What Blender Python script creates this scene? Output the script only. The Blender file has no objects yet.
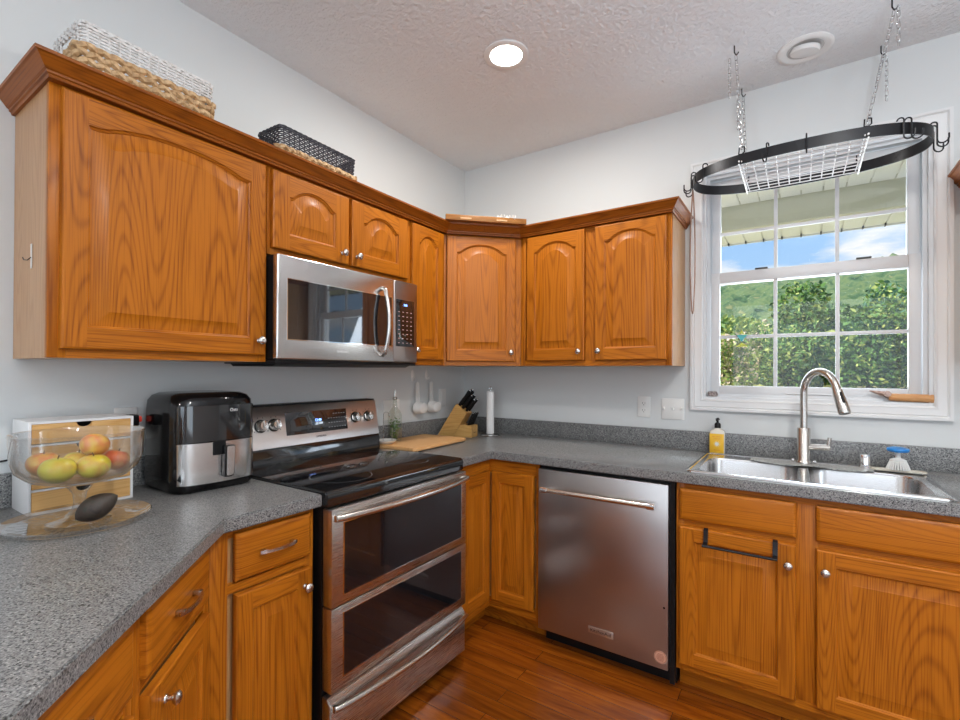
import bpy, bmesh, math, random
import numpy as np
from mathutils import Vector, Matrix, noise
PI = math.pi
S = bpy.context.scene
COL = S.collection
rnd = random.Random(7)

# ---------------------------------------------------------------- camera, world, sun, exposure
cam_d = bpy.data.cameras.new('camera'); cam = bpy.data.objects.new('camera', cam_d); COL.objects.link(cam)
CAM = Vector((1.9606, -2.7146, 1.3233))
YAW, PITCH, ROLL, F = 0.5916, 0.0055, 0.0042, 477.2
r0 = Vector((math.cos(YAW), math.sin(YAW), 0)); w0 = Vector((-math.sin(YAW), math.cos(YAW), 0)); u0 = Vector((0, 0, 1))
w1 = w0*math.cos(PITCH) + u0*math.sin(PITCH); u1 = -w0*math.sin(PITCH) + u0*math.cos(PITCH)
r2 = r0*math.cos(ROLL) + u1*math.sin(ROLL); u2 = -r0*math.sin(ROLL) + u1*math.cos(ROLL)
M = Matrix((r2, u2, -w1)).transposed().to_4x4(); M.translation = CAM
cam.matrix_world = M
cam_d.sensor_width = 36; cam_d.lens = F/960*36; cam_d.shift_y = 8.72/960
cam_d.clip_start = 0.05; cam_d.clip_end = 3000
S.camera = cam
S.view_settings.view_transform = 'Standard'; S.view_settings.look = 'None'
S.view_settings.gamma = 1; S.view_settings.use_curve_mapping = False
S.view_settings.exposure = 0.28
S.cycles.max_bounces = 8; S.cycles.diffuse_bounces = 4; S.cycles.transparent_max_bounces = 16
S.cycles.caustics_reflective = False; S.cycles.caustics_refractive = False
S.cycles.sample_clamp_indirect = 6

wd = bpy.data.worlds.new('sky'); S.world = wd; wd.use_nodes = True
nt = wd.node_tree; nt.nodes.clear()
def wn(t, **k):
    n = nt.nodes.new(t)
    for a, b in k.items(): setattr(n, a, b)
    return n
tc = wn('ShaderNodeTexCoord'); sep = wn('ShaderNodeSeparateXYZ'); nt.links.new(tc.outputs['Generated'], sep.inputs[0])
grad = wn('ShaderNodeValToRGB'); nt.links.new(sep.outputs['Z'], grad.inputs[0])
grad.color_ramp.elements[0].color = (0.50, 0.72, 0.95, 1); grad.color_ramp.elements[0].position = 0.0
grad.color_ramp.elements[1].color = (0.16, 0.36, 0.80, 1); grad.color_ramp.elements[1].position = 0.6
e = grad.color_ramp.elements.new(0.3); e.color = (0.30, 0.54, 0.90, 1)
mp = wn('ShaderNodeMapping'); mp.inputs['Scale'].default_value = (3.2, 3.2, 11); mp.inputs['Location'].default_value = (0.55, 0.2, 0.1)
nt.links.new(tc.outputs['Generated'], mp.inputs[0])
nz = wn('ShaderNodeTexNoise'); nz.inputs['Scale'].default_value = 1.3; nz.inputs['Detail'].default_value = 7; nz.inputs['Roughness'].default_value = .55
nt.links.new(mp.outputs[0], nz.inputs['Vector'])
cr = wn('ShaderNodeValToRGB'); nt.links.new(nz.outputs['Fac'], cr.inputs[0])
cr.color_ramp.elements[0].position = .535; cr.color_ramp.elements[1].position = .66
mixc = wn('ShaderNodeMixRGB'); nt.links.new(cr.outputs[0], mixc.inputs[0]); nt.links.new(grad.outputs[0], mixc.inputs[1]); mixc.inputs[2].default_value = (.95, .94, .92, 1)
bg = wn('ShaderNodeBackground'); nt.links.new(mixc.outputs[0], bg.inputs[0]); bg.inputs[1].default_value = .92
wo = wn('ShaderNodeOutputWorld'); nt.links.new(bg.outputs[0], wo.inputs[0])

def light(name, typ, loc, energy, color=(1, 1, 1), rot=None, **k):
    d = bpy.data.lights.new(name, typ); d.energy = energy; d.color = color
    for a, b in k.items(): setattr(d, a, b)
    o = bpy.data.objects.new(name, d); COL.objects.link(o); o.location = loc
    if rot is not None: o.rotation_euler = rot
    return o
sun = light('sun', 'SUN', (0, 0, 30), 6.4, (1, .95, .86), angle=.01)
sun.rotation_euler = Vector((-.62, -.42, .80)).to_track_quat('Z', 'Y').to_euler()
# lamps added at the openings as daylight fill; rear and right ones are unseen
light('fill_rear', 'AREA', (2.6, -6.4, 1.45), 36, (.86, .93, 1), (-PI/2, 0, PI), shape='RECTANGLE', size=3.2, size_y=2.0)
light('fill_right', 'AREA', (5.1, -3.9, 1.35), 26, (.83, .92, 1), (0, PI/2, 0), shape='RECTANGLE', size=1.6, size_y=2.4)
light('daylight_sink', 'AREA', (1.98, .42, 1.75), 14, (.78, .88, 1), (-PI/2-.42, 0, 0), shape='RECTANGLE', size=.76, size_y=1.1)

light('ceiling_bounce_fill', 'AREA', (2.9, -2.7, 1.9), 66, (.84, .93, 1), (PI, 0, 0), shape='DISK', size=.5)  # upward lamp added to brighten the ceiling, standing in for a bounced flash
# ---------------------------------------------------------------- materials
MATS = {}
def newmat(name):
    m = bpy.data.materials.new(name); m.use_nodes = True; n = m.node_tree.nodes; n.clear()
    out = n.new('ShaderNodeOutputMaterial'); p = n.new('ShaderNodeBsdfPrincipled'); m.node_tree.links.new(p.outputs[0], out.inputs[0])
    MATS[name] = m
    return m, n, m.node_tree.links, p
def plain(name, col, rough=.5, metal=0, spec=.5, bump=None, coat=0, emit=None, **k):
    m, n, l, p = newmat(name)
    p.inputs['Base Color'].default_value = (*col, 1); p.inputs['Roughness'].default_value = rough; p.inputs['Metallic'].default_value = metal
    p.inputs['Specular IOR Level'].default_value = spec; p.inputs['Coat Weight'].default_value = coat; p.inputs['Coat Roughness'].default_value = .08
    if emit: p.inputs['Emission Color'].default_value = (*emit[0], 1); p.inputs['Emission Strength'].default_value = emit[1]
    if bump:
        t = n.new('ShaderNodeTexCoord'); z = n.new('ShaderNodeTexNoise'); z.inputs['Scale'].default_value = bump[0]; z.inputs['Detail'].default_value = 5
        l.new(t.outputs['Object'], z.inputs['Vector']); b = n.new('ShaderNodeBump'); b.inputs['Strength'].default_value = bump[1]; b.inputs['Distance'].default_value = bump[2]
        l.new(z.outputs['Fac'], b.inputs['Height']); l.new(b.outputs[0], p.inputs['Normal'])
    return m
def ramp(n, stops):
    c = n.new('ShaderNodeValToRGB'); el = c.color_ramp.elements
    el[0].position, el[0].color = stops[0][0], (*stops[0][1], 1); el[1].position, el[1].color = stops[-1][0], (*stops[-1][1], 1)
    for pos, col in stops[1:-1]:
        q = el.new(pos); q.color = (*col, 1)
    return c
def oak(name, axis, light_c=(.445, .137, .008), dark_c=(.20, .048, .002), rough=.38, coat=.03, wide=1.0, flat=False):
    m, n, l, p = newmat(name)
    t = n.new('ShaderNodeTexCoord'); oi = n.new('ShaderNodeObjectInfo')
    add = n.new('ShaderNodeVectorMath'); add.operation = 'ADD'; mul = n.new('ShaderNodeVectorMath'); mul.operation = 'SCALE'; mul.inputs['Scale'].default_value = 13.7
    comb = n.new('ShaderNodeCombineXYZ')
    for i in range(3): l.new(oi.outputs['Random'], comb.inputs[i])
    l.new(comb.outputs[0], mul.inputs[0]); l.new(t.outputs['Object'], add.inputs[0]); l.new(mul.outputs[0], add.inputs[1])
    def mapped(s_across, s_along):
        q = n.new('ShaderNodeMapping'); sc = [s_across]*3; sc['XYZ'.index(axis)] = s_along
        if flat: sc[1] = .12*s_across
        q.inputs['Scale'].default_value = sc; l.new(add.outputs[0], q.inputs['Vector']); return q
    g = mapped(1.0, .075)
    nzz = n.new('ShaderNodeTexNoise'); nzz.inputs['Scale'].default_value = 5.0*wide; nzz.inputs['Detail'].default_value = 1.5; nzz.inputs['Roughness'].default_value = .4
    l.new(g.outputs[0], nzz.inputs['Vector'])
    ms = n.new('ShaderNodeMath'); ms.operation = 'MULTIPLY'; ms.inputs[1].default_value = 380
    l.new(nzz.outputs['Fac'], ms.inputs[0])
    sn = n.new('ShaderNodeMath'); sn.operation = 'SINE'; l.new(ms.outputs[0], sn.inputs[0])
    g2 = mapped(1.0, .02)
    pz = n.new('ShaderNodeTexNoise'); pz.inputs['Scale'].default_value = 230; pz.inputs['Detail'].default_value = 2
    l.new(g2.outputs[0], pz.inputs['Vector'])
    # ring value + pores
    a1 = n.new('ShaderNodeMapRange'); a1.inputs['From Min'].default_value = -1; a1.inputs['From Max'].default_value = 1; l.new(sn.outputs[0], a1.inputs[0])
    pw = n.new('ShaderNodeMath'); pw.operation = 'POWER'; pw.inputs[1].default_value = 3.4; l.new(a1.outputs[0], pw.inputs[0])
    pr_ = n.new('ShaderNodeMapRange'); pr_.inputs['From Min'].default_value = .48; pr_.inputs['From Max'].default_value = .66; l.new(pz.outputs['Fac'], pr_.inputs[0])
    mm = n.new('ShaderNodeMath'); mm.operation = 'MULTIPLY_ADD'; l.new(pw.outputs[0], mm.inputs[0]); mm.inputs[1].default_value = .46
    m3 = n.new('ShaderNodeMath'); m3.operation = 'MULTIPLY'; m3.inputs[1].default_value = .46; l.new(pr_.outputs[0], m3.inputs[0]); l.new(m3.outputs[0], mm.inputs[2])
    br = n.new('ShaderNodeTexNoise'); br.inputs['Scale'].default_value = 3; l.new(g.outputs[0], br.inputs['Vector'])
    m4 = n.new('ShaderNodeMath'); m4.operation = 'MULTIPLY_ADD'; m4.inputs[1].default_value = .5; l.new(br.outputs['Fac'], m4.inputs[0]); m4.inputs[2].default_value = -.25
    m5 = n.new('ShaderNodeMath'); m5.operation = 'ADD'; l.new(mm.outputs[0], m5.inputs[0]); l.new(m4.outputs[0], m5.inputs[1])
    c = ramp(n, [(0, light_c), (1, dark_c)]); l.new(m5.outputs[0], c.inputs[0])
    l.new(c.outputs[0], p.inputs['Base Color']); p.inputs['Roughness'].default_value = rough; p.inputs['Specular IOR Level'].default_value = .22
    p.inputs['Coat Weight'].default_value = coat; p.inputs['Coat Roughness'].default_value = .18
    b = n.new('ShaderNodeBump'); b.inputs['Strength'].default_value = .25; b.inputs['Distance'].default_value = .0006; b.invert = True
    l.new(m5.outputs[0], b.inputs['Height']); l.new(b.outputs[0], p.inputs['Normal'])
    return m
OV = oak('oak_upright', 'Z', flat=True); OH = oak('oak_level', 'X', flat=True); OP = oak('oak_panel', 'Z', wide=.8, flat=True)
OCR = oak('oak_crown', 'X', (.28, .078, .006), (.14, .034, .003))
OCY = oak('oak_crown_side', 'Y', (.28, .078, .006), (.14, .034, .003))
VEN = oak('side_veneer', 'Z', (.50, .27, .115), (.38, .18, .06), .32, .3)
BAM = oak('bamboo', 'X', (.72, .43, .17), (.60, .32, .10), .45, .1)
BLK = oak('block_wood', 'X', (.62, .36, .12), (.47, .24, .065), .4, .2)
MAPLE = oak('maple', 'Y', (.74, .43, .19), (.58, .29, .10), .5, .05)
NICK = plain('satin_nickel', (.62, .59, .55), .25, 1)
CHROME = plain('chrome', (.85, .85, .86), .07, 1)
BLACKP = plain('black_plastic', (.006, .006, .0065), .4, spec=.25)
BLACKG = plain('black_gloss', (.006, .006, .007), .05, coat=1)
BLACKM = plain('black_iron', (.02, .02, .022), .35, .6)
WHITEP = plain('white_plastic', (.80, .79, .76), .35)
WHITEW = plain('white_wire', (.86, .86, .86), .3, 0, coat=.4)
VINYL = plain('white_vinyl', (.68, .69, .70), .4)
TRIM = plain('trim_paint', (.74, .74, .735), .33, bump=(30, .05, .002))
WALL = plain('wall_paint', (.665, .68, .675), .55, bump=(160, .12, .002))
CEIL = plain('ceiling_texture', (.80, .82, .84), .8, bump=(60, 1.0, .010))
PAPER = plain('paper_towel', (.86, .85, .83), .9, bump=(300, .2, .002))
SOIL = plain('oven_glass', (.008, .008, .010), .04, coat=.5)
BLUEP = plain('blue_plastic', (.01, .22, .62), .3)
MIRG = plain('coated_glass', (.010, .010, .012), .03); MIRG.node_tree.nodes['Principled BSDF'].inputs['IOR'].default_value = 1.95
def steel(name, axis, col=(.50, .48, .47), rough=.27, str_=.12):
    m, n, l, p = newmat(name)
    t = n.new('ShaderNodeTexCoord'); q = n.new('ShaderNodeMapping'); sc = [900]*3; sc['XYZ'.index(axis)] = 8
    q.inputs['Scale'].default_value = sc; l.new(t.outputs['Object'], q.inputs[0])
    z = n.new('ShaderNodeTexNoise'); z.inputs['Scale'].default_value = 1; z.inputs['Detail'].default_value = 2; l.new(q.outputs[0], z.inputs['Vector'])
    b = n.new('ShaderNodeBump'); b.inputs['Strength'].default_value = str_; b.inputs['Distance'].default_value = .0006
    l.new(z.outputs['Fac'], b.inputs['Height']); l.new(b.outputs[0], p.inputs['Normal'])
    r = n.new('ShaderNodeMapRange'); r.inputs['To Min'].default_value = rough-.05; r.inputs['To Max'].default_value = rough+.08; l.new(z.outputs['Fac'], r.inputs[0]); l.new(r.outputs[0], p.inputs['Roughness'])
    p.inputs['Base Color'].default_value = (*col, 1); p.inputs['Metallic'].default_value = 1
    p.inputs['Anisotropic'].default_value = .5
    return m
STX = steel('brushed_steel', 'X', (.68, .66, .64), .22, .05); STD = steel('dishwasher_steel', 'X', (.46, .43, .41), .30, .06); STS = steel('sink_steel', 'X', (.70, .70, .70), .2, .05); STR = steel('range_steel', 'X', (.60, .57, .54), .26, .05); STP = steel('panel_steel', 'X', (.74, .72, .70), .3, .05)
def glassy(name, tint=(1, 1, 1), rough=0.0, base=.04, pw_=4.2):
    m, n, l, p = newmat(name); n.remove(p); out = [x for x in n if x.type == 'OUTPUT_MATERIAL'][0]
    tr = n.new('ShaderNodeBsdfTransparent'); tr.inputs[0].default_value = (*tint, 1); gl = n.new('ShaderNodeBsdfGlossy'); gl.inputs['Roughness'].default_value = rough; gl.inputs[0].default_value = (1, 1, 1, 1)
    lw_ = n.new('ShaderNodeLayerWeight'); lw_.inputs[0].default_value = .5; pw = n.new('ShaderNodeMath'); pw.operation = 'POWER'; pw.inputs[1].default_value = pw_; l.new(lw_.outputs['Facing'], pw.inputs[0])
    fr = n.new('ShaderNodeMath'); fr.operation = 'MULTIPLY_ADD'; fr.inputs[1].default_value = .9; fr.inputs[2].default_value = base; l.new(pw.outputs[0], fr.inputs[0])
    mx = n.new('ShaderNodeMixShader'); l.new(fr.outputs[0], mx.inputs[0]); l.new(tr.outputs[0], mx.inputs[1]); l.new(gl.outputs[0], mx.inputs[2]); l.new(mx.outputs[0], out.inputs[0])
    return m
WGLASS = glassy('window_glass', (.98, .985, .985), base=.018); BGLASS = glassy('bowl_glass', (.945, .95, .95), base=.05, pw_=2.4); OGLASS = glassy('bottle_glass', (.88, .90, .87), base=.06, pw_=2.6)
def speckle(name, base=(.205, .203, .200)):
    m, n, l, p = newmat(name)
    t = n.new('ShaderNodeTexCoord')
    a = n.new('ShaderNodeTexNoise'); a.inputs['Scale'].default_value = 270; a.inputs['Detail'].default_value = 1.5; a.inputs['Roughness'].default_value = .6; l.new(t.outputs['Object'], a.inputs['Vector'])
    b = n.new('ShaderNodeTexVoronoi'); b.inputs['Scale'].default_value = 340; b.inputs['Randomness'].default_value = 1; l.new(t.outputs['Object'], b.inputs['Vector'])
    c1 = ramp(n, [(0, (.06, .062, .065)), (.37, (.085, .09, .095)), (.45, tuple(x*.97 for x in base)), (.60, tuple(x*1.08 for x in base)), (.68, (.34, .34, .33)), (1, (.42, .41, .39))])
    c1.color_ramp.interpolation = 'LINEAR'; l.new(a.outputs['Fac'], c1.inputs[0])
    c2 = ramp(n, [(0, (.05, .05, .055)), (.10, (.35, .35, .35)), (.3, (1.0, 1.0, 1.0)), (.9, (1.05, 1.05, 1.04)), (.97, (1.5, 1.5, 1.45))]); 
    sp = n.new('ShaderNodeSeparateColor'); l.new(b.outputs['Color'], sp.inputs[0]); l.new(sp.outputs[0], c2.inputs[0])
    mx = n.new('ShaderNodeMixRGB'); mx.blend_type = 'MULTIPLY'; mx.inputs[0].default_value = 1; l.new(c1.outputs[0], mx.inputs[1]); l.new(c2.outputs[0], mx.inputs[2])
    l.new(mx.outputs[0], p.inputs['Base Color']); p.inputs['Roughness'].default_value = .33; p.inputs['Specular IOR Level'].default_value = .5
    return m
STONE = speckle('speckled_laminate')
MATM = speckle('speckled_mat', (.42, .42, .40))
def floor_mat():
    m, n, l, p = newmat('plank_floor')
    t = n.new('ShaderNodeTexCoord')
    b = n.new('ShaderNodeTexBrick'); b.inputs['Scale'].default_value = 1; b.inputs['Brick Width'].default_value = .95; b.inputs['Row Height'].default_value = .083
    b.inputs['Mortar Size'].default_value = .0012; b.inputs['Mortar Smooth'].default_value = .2; b.offset = .37; b.inputs['Color1'].default_value = (0, 0, 0, 1); b.inputs['Color2'].default_value = (1, 1, 1, 1); b.inputs['Mortar'].default_value = (.5, .5, .5, 1)
    l.new(t.outputs['Object'], b.inputs['Vector'])
    q = n.new('ShaderNodeMapping'); q.inputs['Scale'].default_value = (1.2, 14, 1); l.new(t.outputs['Object'], q.inputs[0])
    cmb = n.new('ShaderNodeVectorMath'); cmb.operation = 'ADD'; s2 = n.new('ShaderNodeVectorMath'); s2.operation = 'SCALE'; s2.inputs['Scale'].default_value = 9; l.new(b.outputs['Color'], s2.inputs[0]); l.new(q.outputs[0], cmb.inputs[0]); l.new(s2.outputs[0], cmb.inputs[1])
    z = n.new('ShaderNodeTexNoise'); z.inputs['Scale'].default_value = 2.2; z.inputs['Detail'].default_value = 6; z.inputs['Roughness'].default_value = .62; z.inputs['Distortion'].default_value = .6; l.new(cmb.outputs[0], z.inputs['Vector'])
    c = ramp(n, [(.2, (.065, .012, .001)), (.45, (.20, .044, .003)), (.62, (.29, .073, .005)), (.85, (.40, .12, .010))]); l.new(z.outputs['Fac'], c.inputs[0])
    vr = n.new('ShaderNodeMapRange'); sp = n.new('ShaderNodeSeparateColor'); l.new(b.outputs['Color'], sp.inputs[0]); l.new(sp.outputs[0], vr.inputs[0]); vr.inputs['To Min'].default_value = .72; vr.inputs['To Max'].default_value = 1.15
    mx = n.new('ShaderNodeMixRGB'); mx.blend_type = 'MULTIPLY'; mx.inputs[0].default_value = 1; l.new(c.outputs[0], mx.inputs[1]); l.new(vr.outputs[0], mx.inputs[2])
    mo = n.new('ShaderNodeMixRGB'); l.new(b.outputs['Fac'], mo.inputs[0]); l.new(mx.outputs[0], mo.inputs[1]); mo.inputs[2].default_value = (.04, .012, .003, 1)
    l.new(mo.outputs[0], p.inputs['Base Color']); p.inputs['Roughness'].default_value = .26; p.inputs['Coat Weight'].default_value = .3; p.inputs['Coat Roughness'].default_value = .15
    bp = n.new('ShaderNodeBump'); bp.inputs['Strength'].default_value = .3; bp.inputs['Distance'].default_value = .001; bp.invert = True; l.new(b.outputs['Fac'], bp.inputs['Height']); l.new(bp.outputs[0], p.inputs['Normal'])
    return m
FLOOR = floor_mat()
def mottled(name, cols, scale, rough=.5, **k):
    m, n, l, p = newmat(name); t = n.new('ShaderNodeTexCoord'); z = n.new('ShaderNodeTexNoise'); z.inputs['Scale'].default_value = scale; z.inputs['Detail'].default_value = 5
    l.new(t.outputs['Object'], z.inputs['Vector']); N = len(cols)
    c = ramp(n, [(.3+.4*i/(N-1), cols[i]) for i in range(N)]); l.new(z.outputs['Fac'], c.inputs[0]); l.new(c.outputs[0], p.inputs['Base Color']); p.inputs['Roughness'].default_value = rough
    for a, b in k.items(): p.inputs[a].default_value = b
    return m

# ---------------------------------------------------------------- mesh helpers
class MB:
    def __init__(s): s.bm = bmesh.new(); s.mi = 0; s.xf = None
    def _v(s, co): 
        co = Vector(co)
        return s.bm.verts.new(s.xf @ co if s.xf else co)
    def face(s, vs, mi=None, smooth=False):
        try: f = s.bm.faces.new(vs)
        except ValueError: return None
        f.material_index = s.mi if mi is None else mi; f.smooth = smooth; return f
    def box(s, x0, x1, y0, y1, z0, z1, bev=0, mi=None, seg=2):
        if x1 < x0: x0, x1 = x1, x0
        if y1 < y0: y0, y1 = y1, y0
        if z1 < z0: z0, z1 = z1, z0
        v = [s._v((x, y, z)) for z in (z0, z1) for y in (y0, y1) for x in (x0, x1)]
        fs = [s.face([v[i] for i in q], mi) for q in ((0, 2, 3, 1), (4, 5, 7, 6), (0, 1, 5, 4), (2, 6, 7, 3), (0, 4, 6, 2), (1, 3, 7, 5))]
        if bev:
            es = list({e for f in fs for e in f.edges})
            bmesh.ops.bevel(s.bm, geom=es, offset=min(bev, .49*min(x1-x0, y1-y0, z1-z0)), segments=seg, affect='EDGES', profile=.5, clamp_overlap=True, material=-1)
        return s
    def prism(s, poly, a0, a1, axis='z', mi=None, bev=0, seg=2):
        def P(p, a): return {'z': (p[0], p[1], a), 'x': (a, p[0], p[1]), 'y': (p[0], a, p[1])}[axis]
        A = [s._v(P(p, a0)) for p in poly]; B = [s._v(P(p, a1)) for p in poly]; n = len(poly)
        fs = [s.face(A[::-1], mi), s.face(B, mi)] + [s.face([A[i], A[(i+1) % n], B[(i+1) % n], B[i]], mi) for i in range(n)]
        fs = [f for f in fs if f]
        bmesh.ops.recalc_face_normals(s.bm, faces=fs)
        if bev: bmesh.ops.bevel(s.bm, geom=list({e for f in fs for e in f.edges}), offset=bev, segments=seg, affect='EDGES', clamp_overlap=True, material=-1)
        return s
    def rings(s, R, close=False, cap=(True, True), mi=None, smooth=True):
        V = [[s._v(c) for c in r] for r in R]; n = len(V[0])
        m = len(V)
        for i in range(m if close else m-1):
            a, b = V[i], V[(i+1) % m]
            for j in range(n): s.face([a[j], a[(j+1) % n], b[(j+1) % n], b[j]], mi, smooth)
        if not close:
            if cap[0]: s.face(V[0][::-1], mi)
            if cap[1]: s.face(V[-1], mi)
        return s
    def tube(s, pts, r, n=8, close=False, mi=None, sq=None):
        P = [Vector(p) for p in pts]; R = []; m = len(P); up = None
        rr = r if isinstance(r, (list, tuple)) else [r]*m
        for i in range(m):
            if close: t = P[(i+1) % m]-P[i-1]
            else: t = P[min(i+1, m-1)]-P[max(i-1, 0)]
            t.normalize()
            if up is None:
                up = Vector((0, 0, 1)) if abs(t.z) < .9 else Vector((1, 0, 0))
            a = up - t*up.dot(t)
            if a.length < 1e-5: a = t.orthogonal()
            a.normalize(); b = t.cross(a); up = a
            if sq: R.append([P[i]+a*x*rr[i]*sq[0]+b*y*rr[i]*sq[1] for x, y in ((1, 1), (1, -1), (-1, -1), (-1, 1))][::-1])
            else: R.append([P[i]+(a*math.cos(2*PI*k/n)+b*math.sin(2*PI*k/n))*rr[i] for k in range(n)])
        return s.rings(R, close, mi=mi, smooth=not sq)
    def lathe(s, prof, n=24, c=(0, 0, 0), mi=None, axis='z', caps=True, smooth=True):
        R = []
        for r, z in prof:
            r = max(r, 1e-4)
            q = []
            for k in range(n):
                a = 2*PI*k/n; x, y = r*math.cos(a), r*math.sin(a)
                q.append(Vector(c)+Vector({'z': (x, y, z), 'x': (z, x, y), 'y': (y, z, x)}[axis]))
            R.append(q)
        return s.rings(R, cap=(caps, caps), mi=mi, smooth=smooth)
    def ball(s, c, r, n=16, m=10, mi=None):
        r = Vector((r,)*3) if not hasattr(r, '__len__') else Vector(r)
        return s.rings([[Vector(c)+Vector((r.x*math.sin(PI*i/m+1e-3*(i in (0, m)))*math.cos(2*PI*k/n), r.y*math.sin(PI*i/m+1e-3*(i in (0, m)))*math.sin(2*PI*k/n), -r.z*math.cos(PI*i/m))) for k in range(n)] for i in range(m+1)], mi=mi)
    def text(s, body, size, M, depth=.0004, mi=None, ax='CENTER'):
        c = bpy.data.curves.new('t', 'FONT'); c.body = body; c.size = size; c.extrude = depth; c.align_x = ax; c.align_y = 'CENTER'; c.resolution_u = 2
        o = bpy.data.objects.new('t', c); COL.objects.link(o); bpy.context.view_layer.update()
        me = o.to_mesh(); V = [s._v(M @ v.co) for v in me.vertices]
        for p in me.polygons: s.face([V[i] for i in p.vertices], mi)
        o.to_mesh_clear(); bpy.data.objects.remove(o); bpy.data.curves.remove(c)
        return s
    def build(s, name, mats, parent=None, loc=(0, 0, 0), sharp=40, fix=True):
        if fix: bmesh.ops.recalc_face_normals(s.bm, faces=s.bm.faces)
        me = bpy.data.meshes.new(name); s.bm.to_mesh(me); s.bm.free()
        if not isinstance(mats, (list, tuple)): mats = [mats]
        for m in mats: me.materials.append(m)
        me.polygons.foreach_set('use_smooth', [True]*len(me.polygons))
        me.set_sharp_from_angle(angle=math.radians(sharp))
        o = bpy.data.objects.new(name, me); COL.objects.link(o); o.location = loc
        if parent: o.parent = parent
        return o
def tag(o, label, cat, group=None, kind=None):
    if label: o['label'] = label
    if cat: o['category'] = cat
    if group: o['group'] = group
    if kind: o['kind'] = kind
    return o
def thing(name, label, cat, loc=(0, 0, 0), rot=0, group=None):
    o = bpy.data.objects.new(name, None); COL.objects.link(o); o.location = loc; o.rotation_euler = (0, 0, rot); o.empty_display_size = .05
    return tag(o, label, cat, group)
def struct(o): o['kind'] = 'structure'; return o
def front_text(x, y, z): return Matrix.Translation((x, y, z)) @ Matrix.Rotation(PI/2, 4, 'X')

# ---------------------------------------------------------------- room shell
H = 2.725; RX = 5.2; RY = -6.5; CX = (1.537, 2.423); CZ = (1.184, 2.36)
def slab(name, boxes, m):
    b = MB()
    for q in boxes: b.box(*q)
    return struct(b.build(name, m))
slab('floor', [(-.15, RX+.15, RY-.15, .15, -.1, 0)], FLOOR)
slab('ceiling', [(-.15, RX+.15, RY-.15, .15, H, H+.12)], CEIL)
slab('wall_left', [(-.15, 0, RY-.15, .15, 0, H)], WALL)
slab('wall_back', [(0, CX[0], 0, .14, 0, H), (CX[1], RX, 0, .14, 0, H), (CX[0], CX[1], 0, .14, 0, CZ[0]), (CX[0], CX[1], 0, .14, CZ[1], H)], WALL)
slab('wall_right', [(RX, RX+.15, -2.6, .15, 0, H), (RX, RX+.15, RY, -5.2, 0, H), (RX, RX+.15, -5.2, -2.6, 0, .5), (RX, RX+.15, -5.2, -2.6, 2.2, H)], WALL)
slab('wall_rear', [(0, .9, RY-.15, RY, 0, H), (4.3, RX, RY-.15, RY, 0, H), (.9, 4.3, RY-.15, RY, 2.2, H)], WALL)

# kitchen window: casing, jambs, two sashes with muntins, panes
win = bpy.data.objects.new('window_1', None); COL.objects.link(win); win.location = (1.98, 0, 1.184); struct(win)
def sweep_rect(b, x0, x1, z0, z1, prof, xs=1):
    # prof: list of (offset outward from the opening, y) ; closed section swept round a rectangle with mitres
    R = []
    for o_, y_ in prof: R.append((o_, y_))
    rings = []
    for (cx, sx), (cz, sz) in (((x0, -1), (z0, -1)), ((x1, 1), (z0, -1)), ((x1, 1), (z1, 1)), ((x0, -1), (z1, 1))):
        rings.append([(cx+sx*o_, y_, cz+sz*o_) for o_, y_ in R])
    b.rings(rings, close=True, smooth=False)
b = MB(); sweep_rect(b, -.443, .443, 0, 1.176, [(0, .0), (0, -.012), (.006, -.016), (.014, -.013), (.036, -.019), (.040, -.016), (.046, -.022), (.057, -.022), (.058, 0)])
b.build('window_casing', TRIM, win)
b = MB(); sweep_rect(b, -.443, .443, 0, 1.176, [(0, .001), (0, .139), (-.014, .139), (-.014, .001)])
sweep_rect(b, -.429, .429, .014, 1.162, [(0, .03), (0, .135), (-.018, .135), (-.018, .105), (-.006, .104), (-.006, .044), (-.016, .03)])
b.build('window_frame', VINYL, win)
def sash(name, x0, x1, z0, z1, y0, y1, wl, wb, wt, muntz):
    b = MB(); b.box(x0, x0+wl, y0, y1, z0, z1, .003); b.box(x1-wl, x1, y0, y1, z0, z1, .003); b.box(x0+wl, x1-wl, y0, y1, z0, z0+wb, .003); b.box(x0+wl, x1-wl, y0, y1, z1-wt, z1, .003)
    o = b.build(name, VINYL, win)
    ym = (y0+y1)/2
    b = MB()
    for xm in (x0+wl+(x1-x0-2*wl)/3, x0+wl+(x1-x0-2*wl)*2/3): b.box(xm-.008, xm+.008, ym-.006, ym+.006, z0+wb, z1-wt, .002)
    b.box(x0+wl, x1-wl, ym-.005, ym+.005, muntz-.008, muntz+.008, .002)
    b.build('muntin', VINYL, o)
    b = MB(); b.box(x0+wl-.004, x1-wl+.004, ym-.0015, ym+.0015, z0+wb-.004, z1-wt+.004); b.build('glass_pane', WGLASS, o)
    return o
lw = sash('lower_sash', -.411, .411, .024, .656, .040, .068, .042, .046, .056, .322)
up_ = sash('upper_sash', -.411, .411, .60, 1.146, .074, .100, .042, .05, .042, .865)
b = MB()
for lx in (-.21, .19): b.box(lx, lx+.055, .036, .062, .656, .664, .002)
b.build('sash_lock', plain('dark_bronze', (.05, .05, .045), .4), lw)
b = MB(); b.box(-.08, .10, .034, .041, .034, .040, .002); b.build('lift_rail', VINYL, lw)

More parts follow.
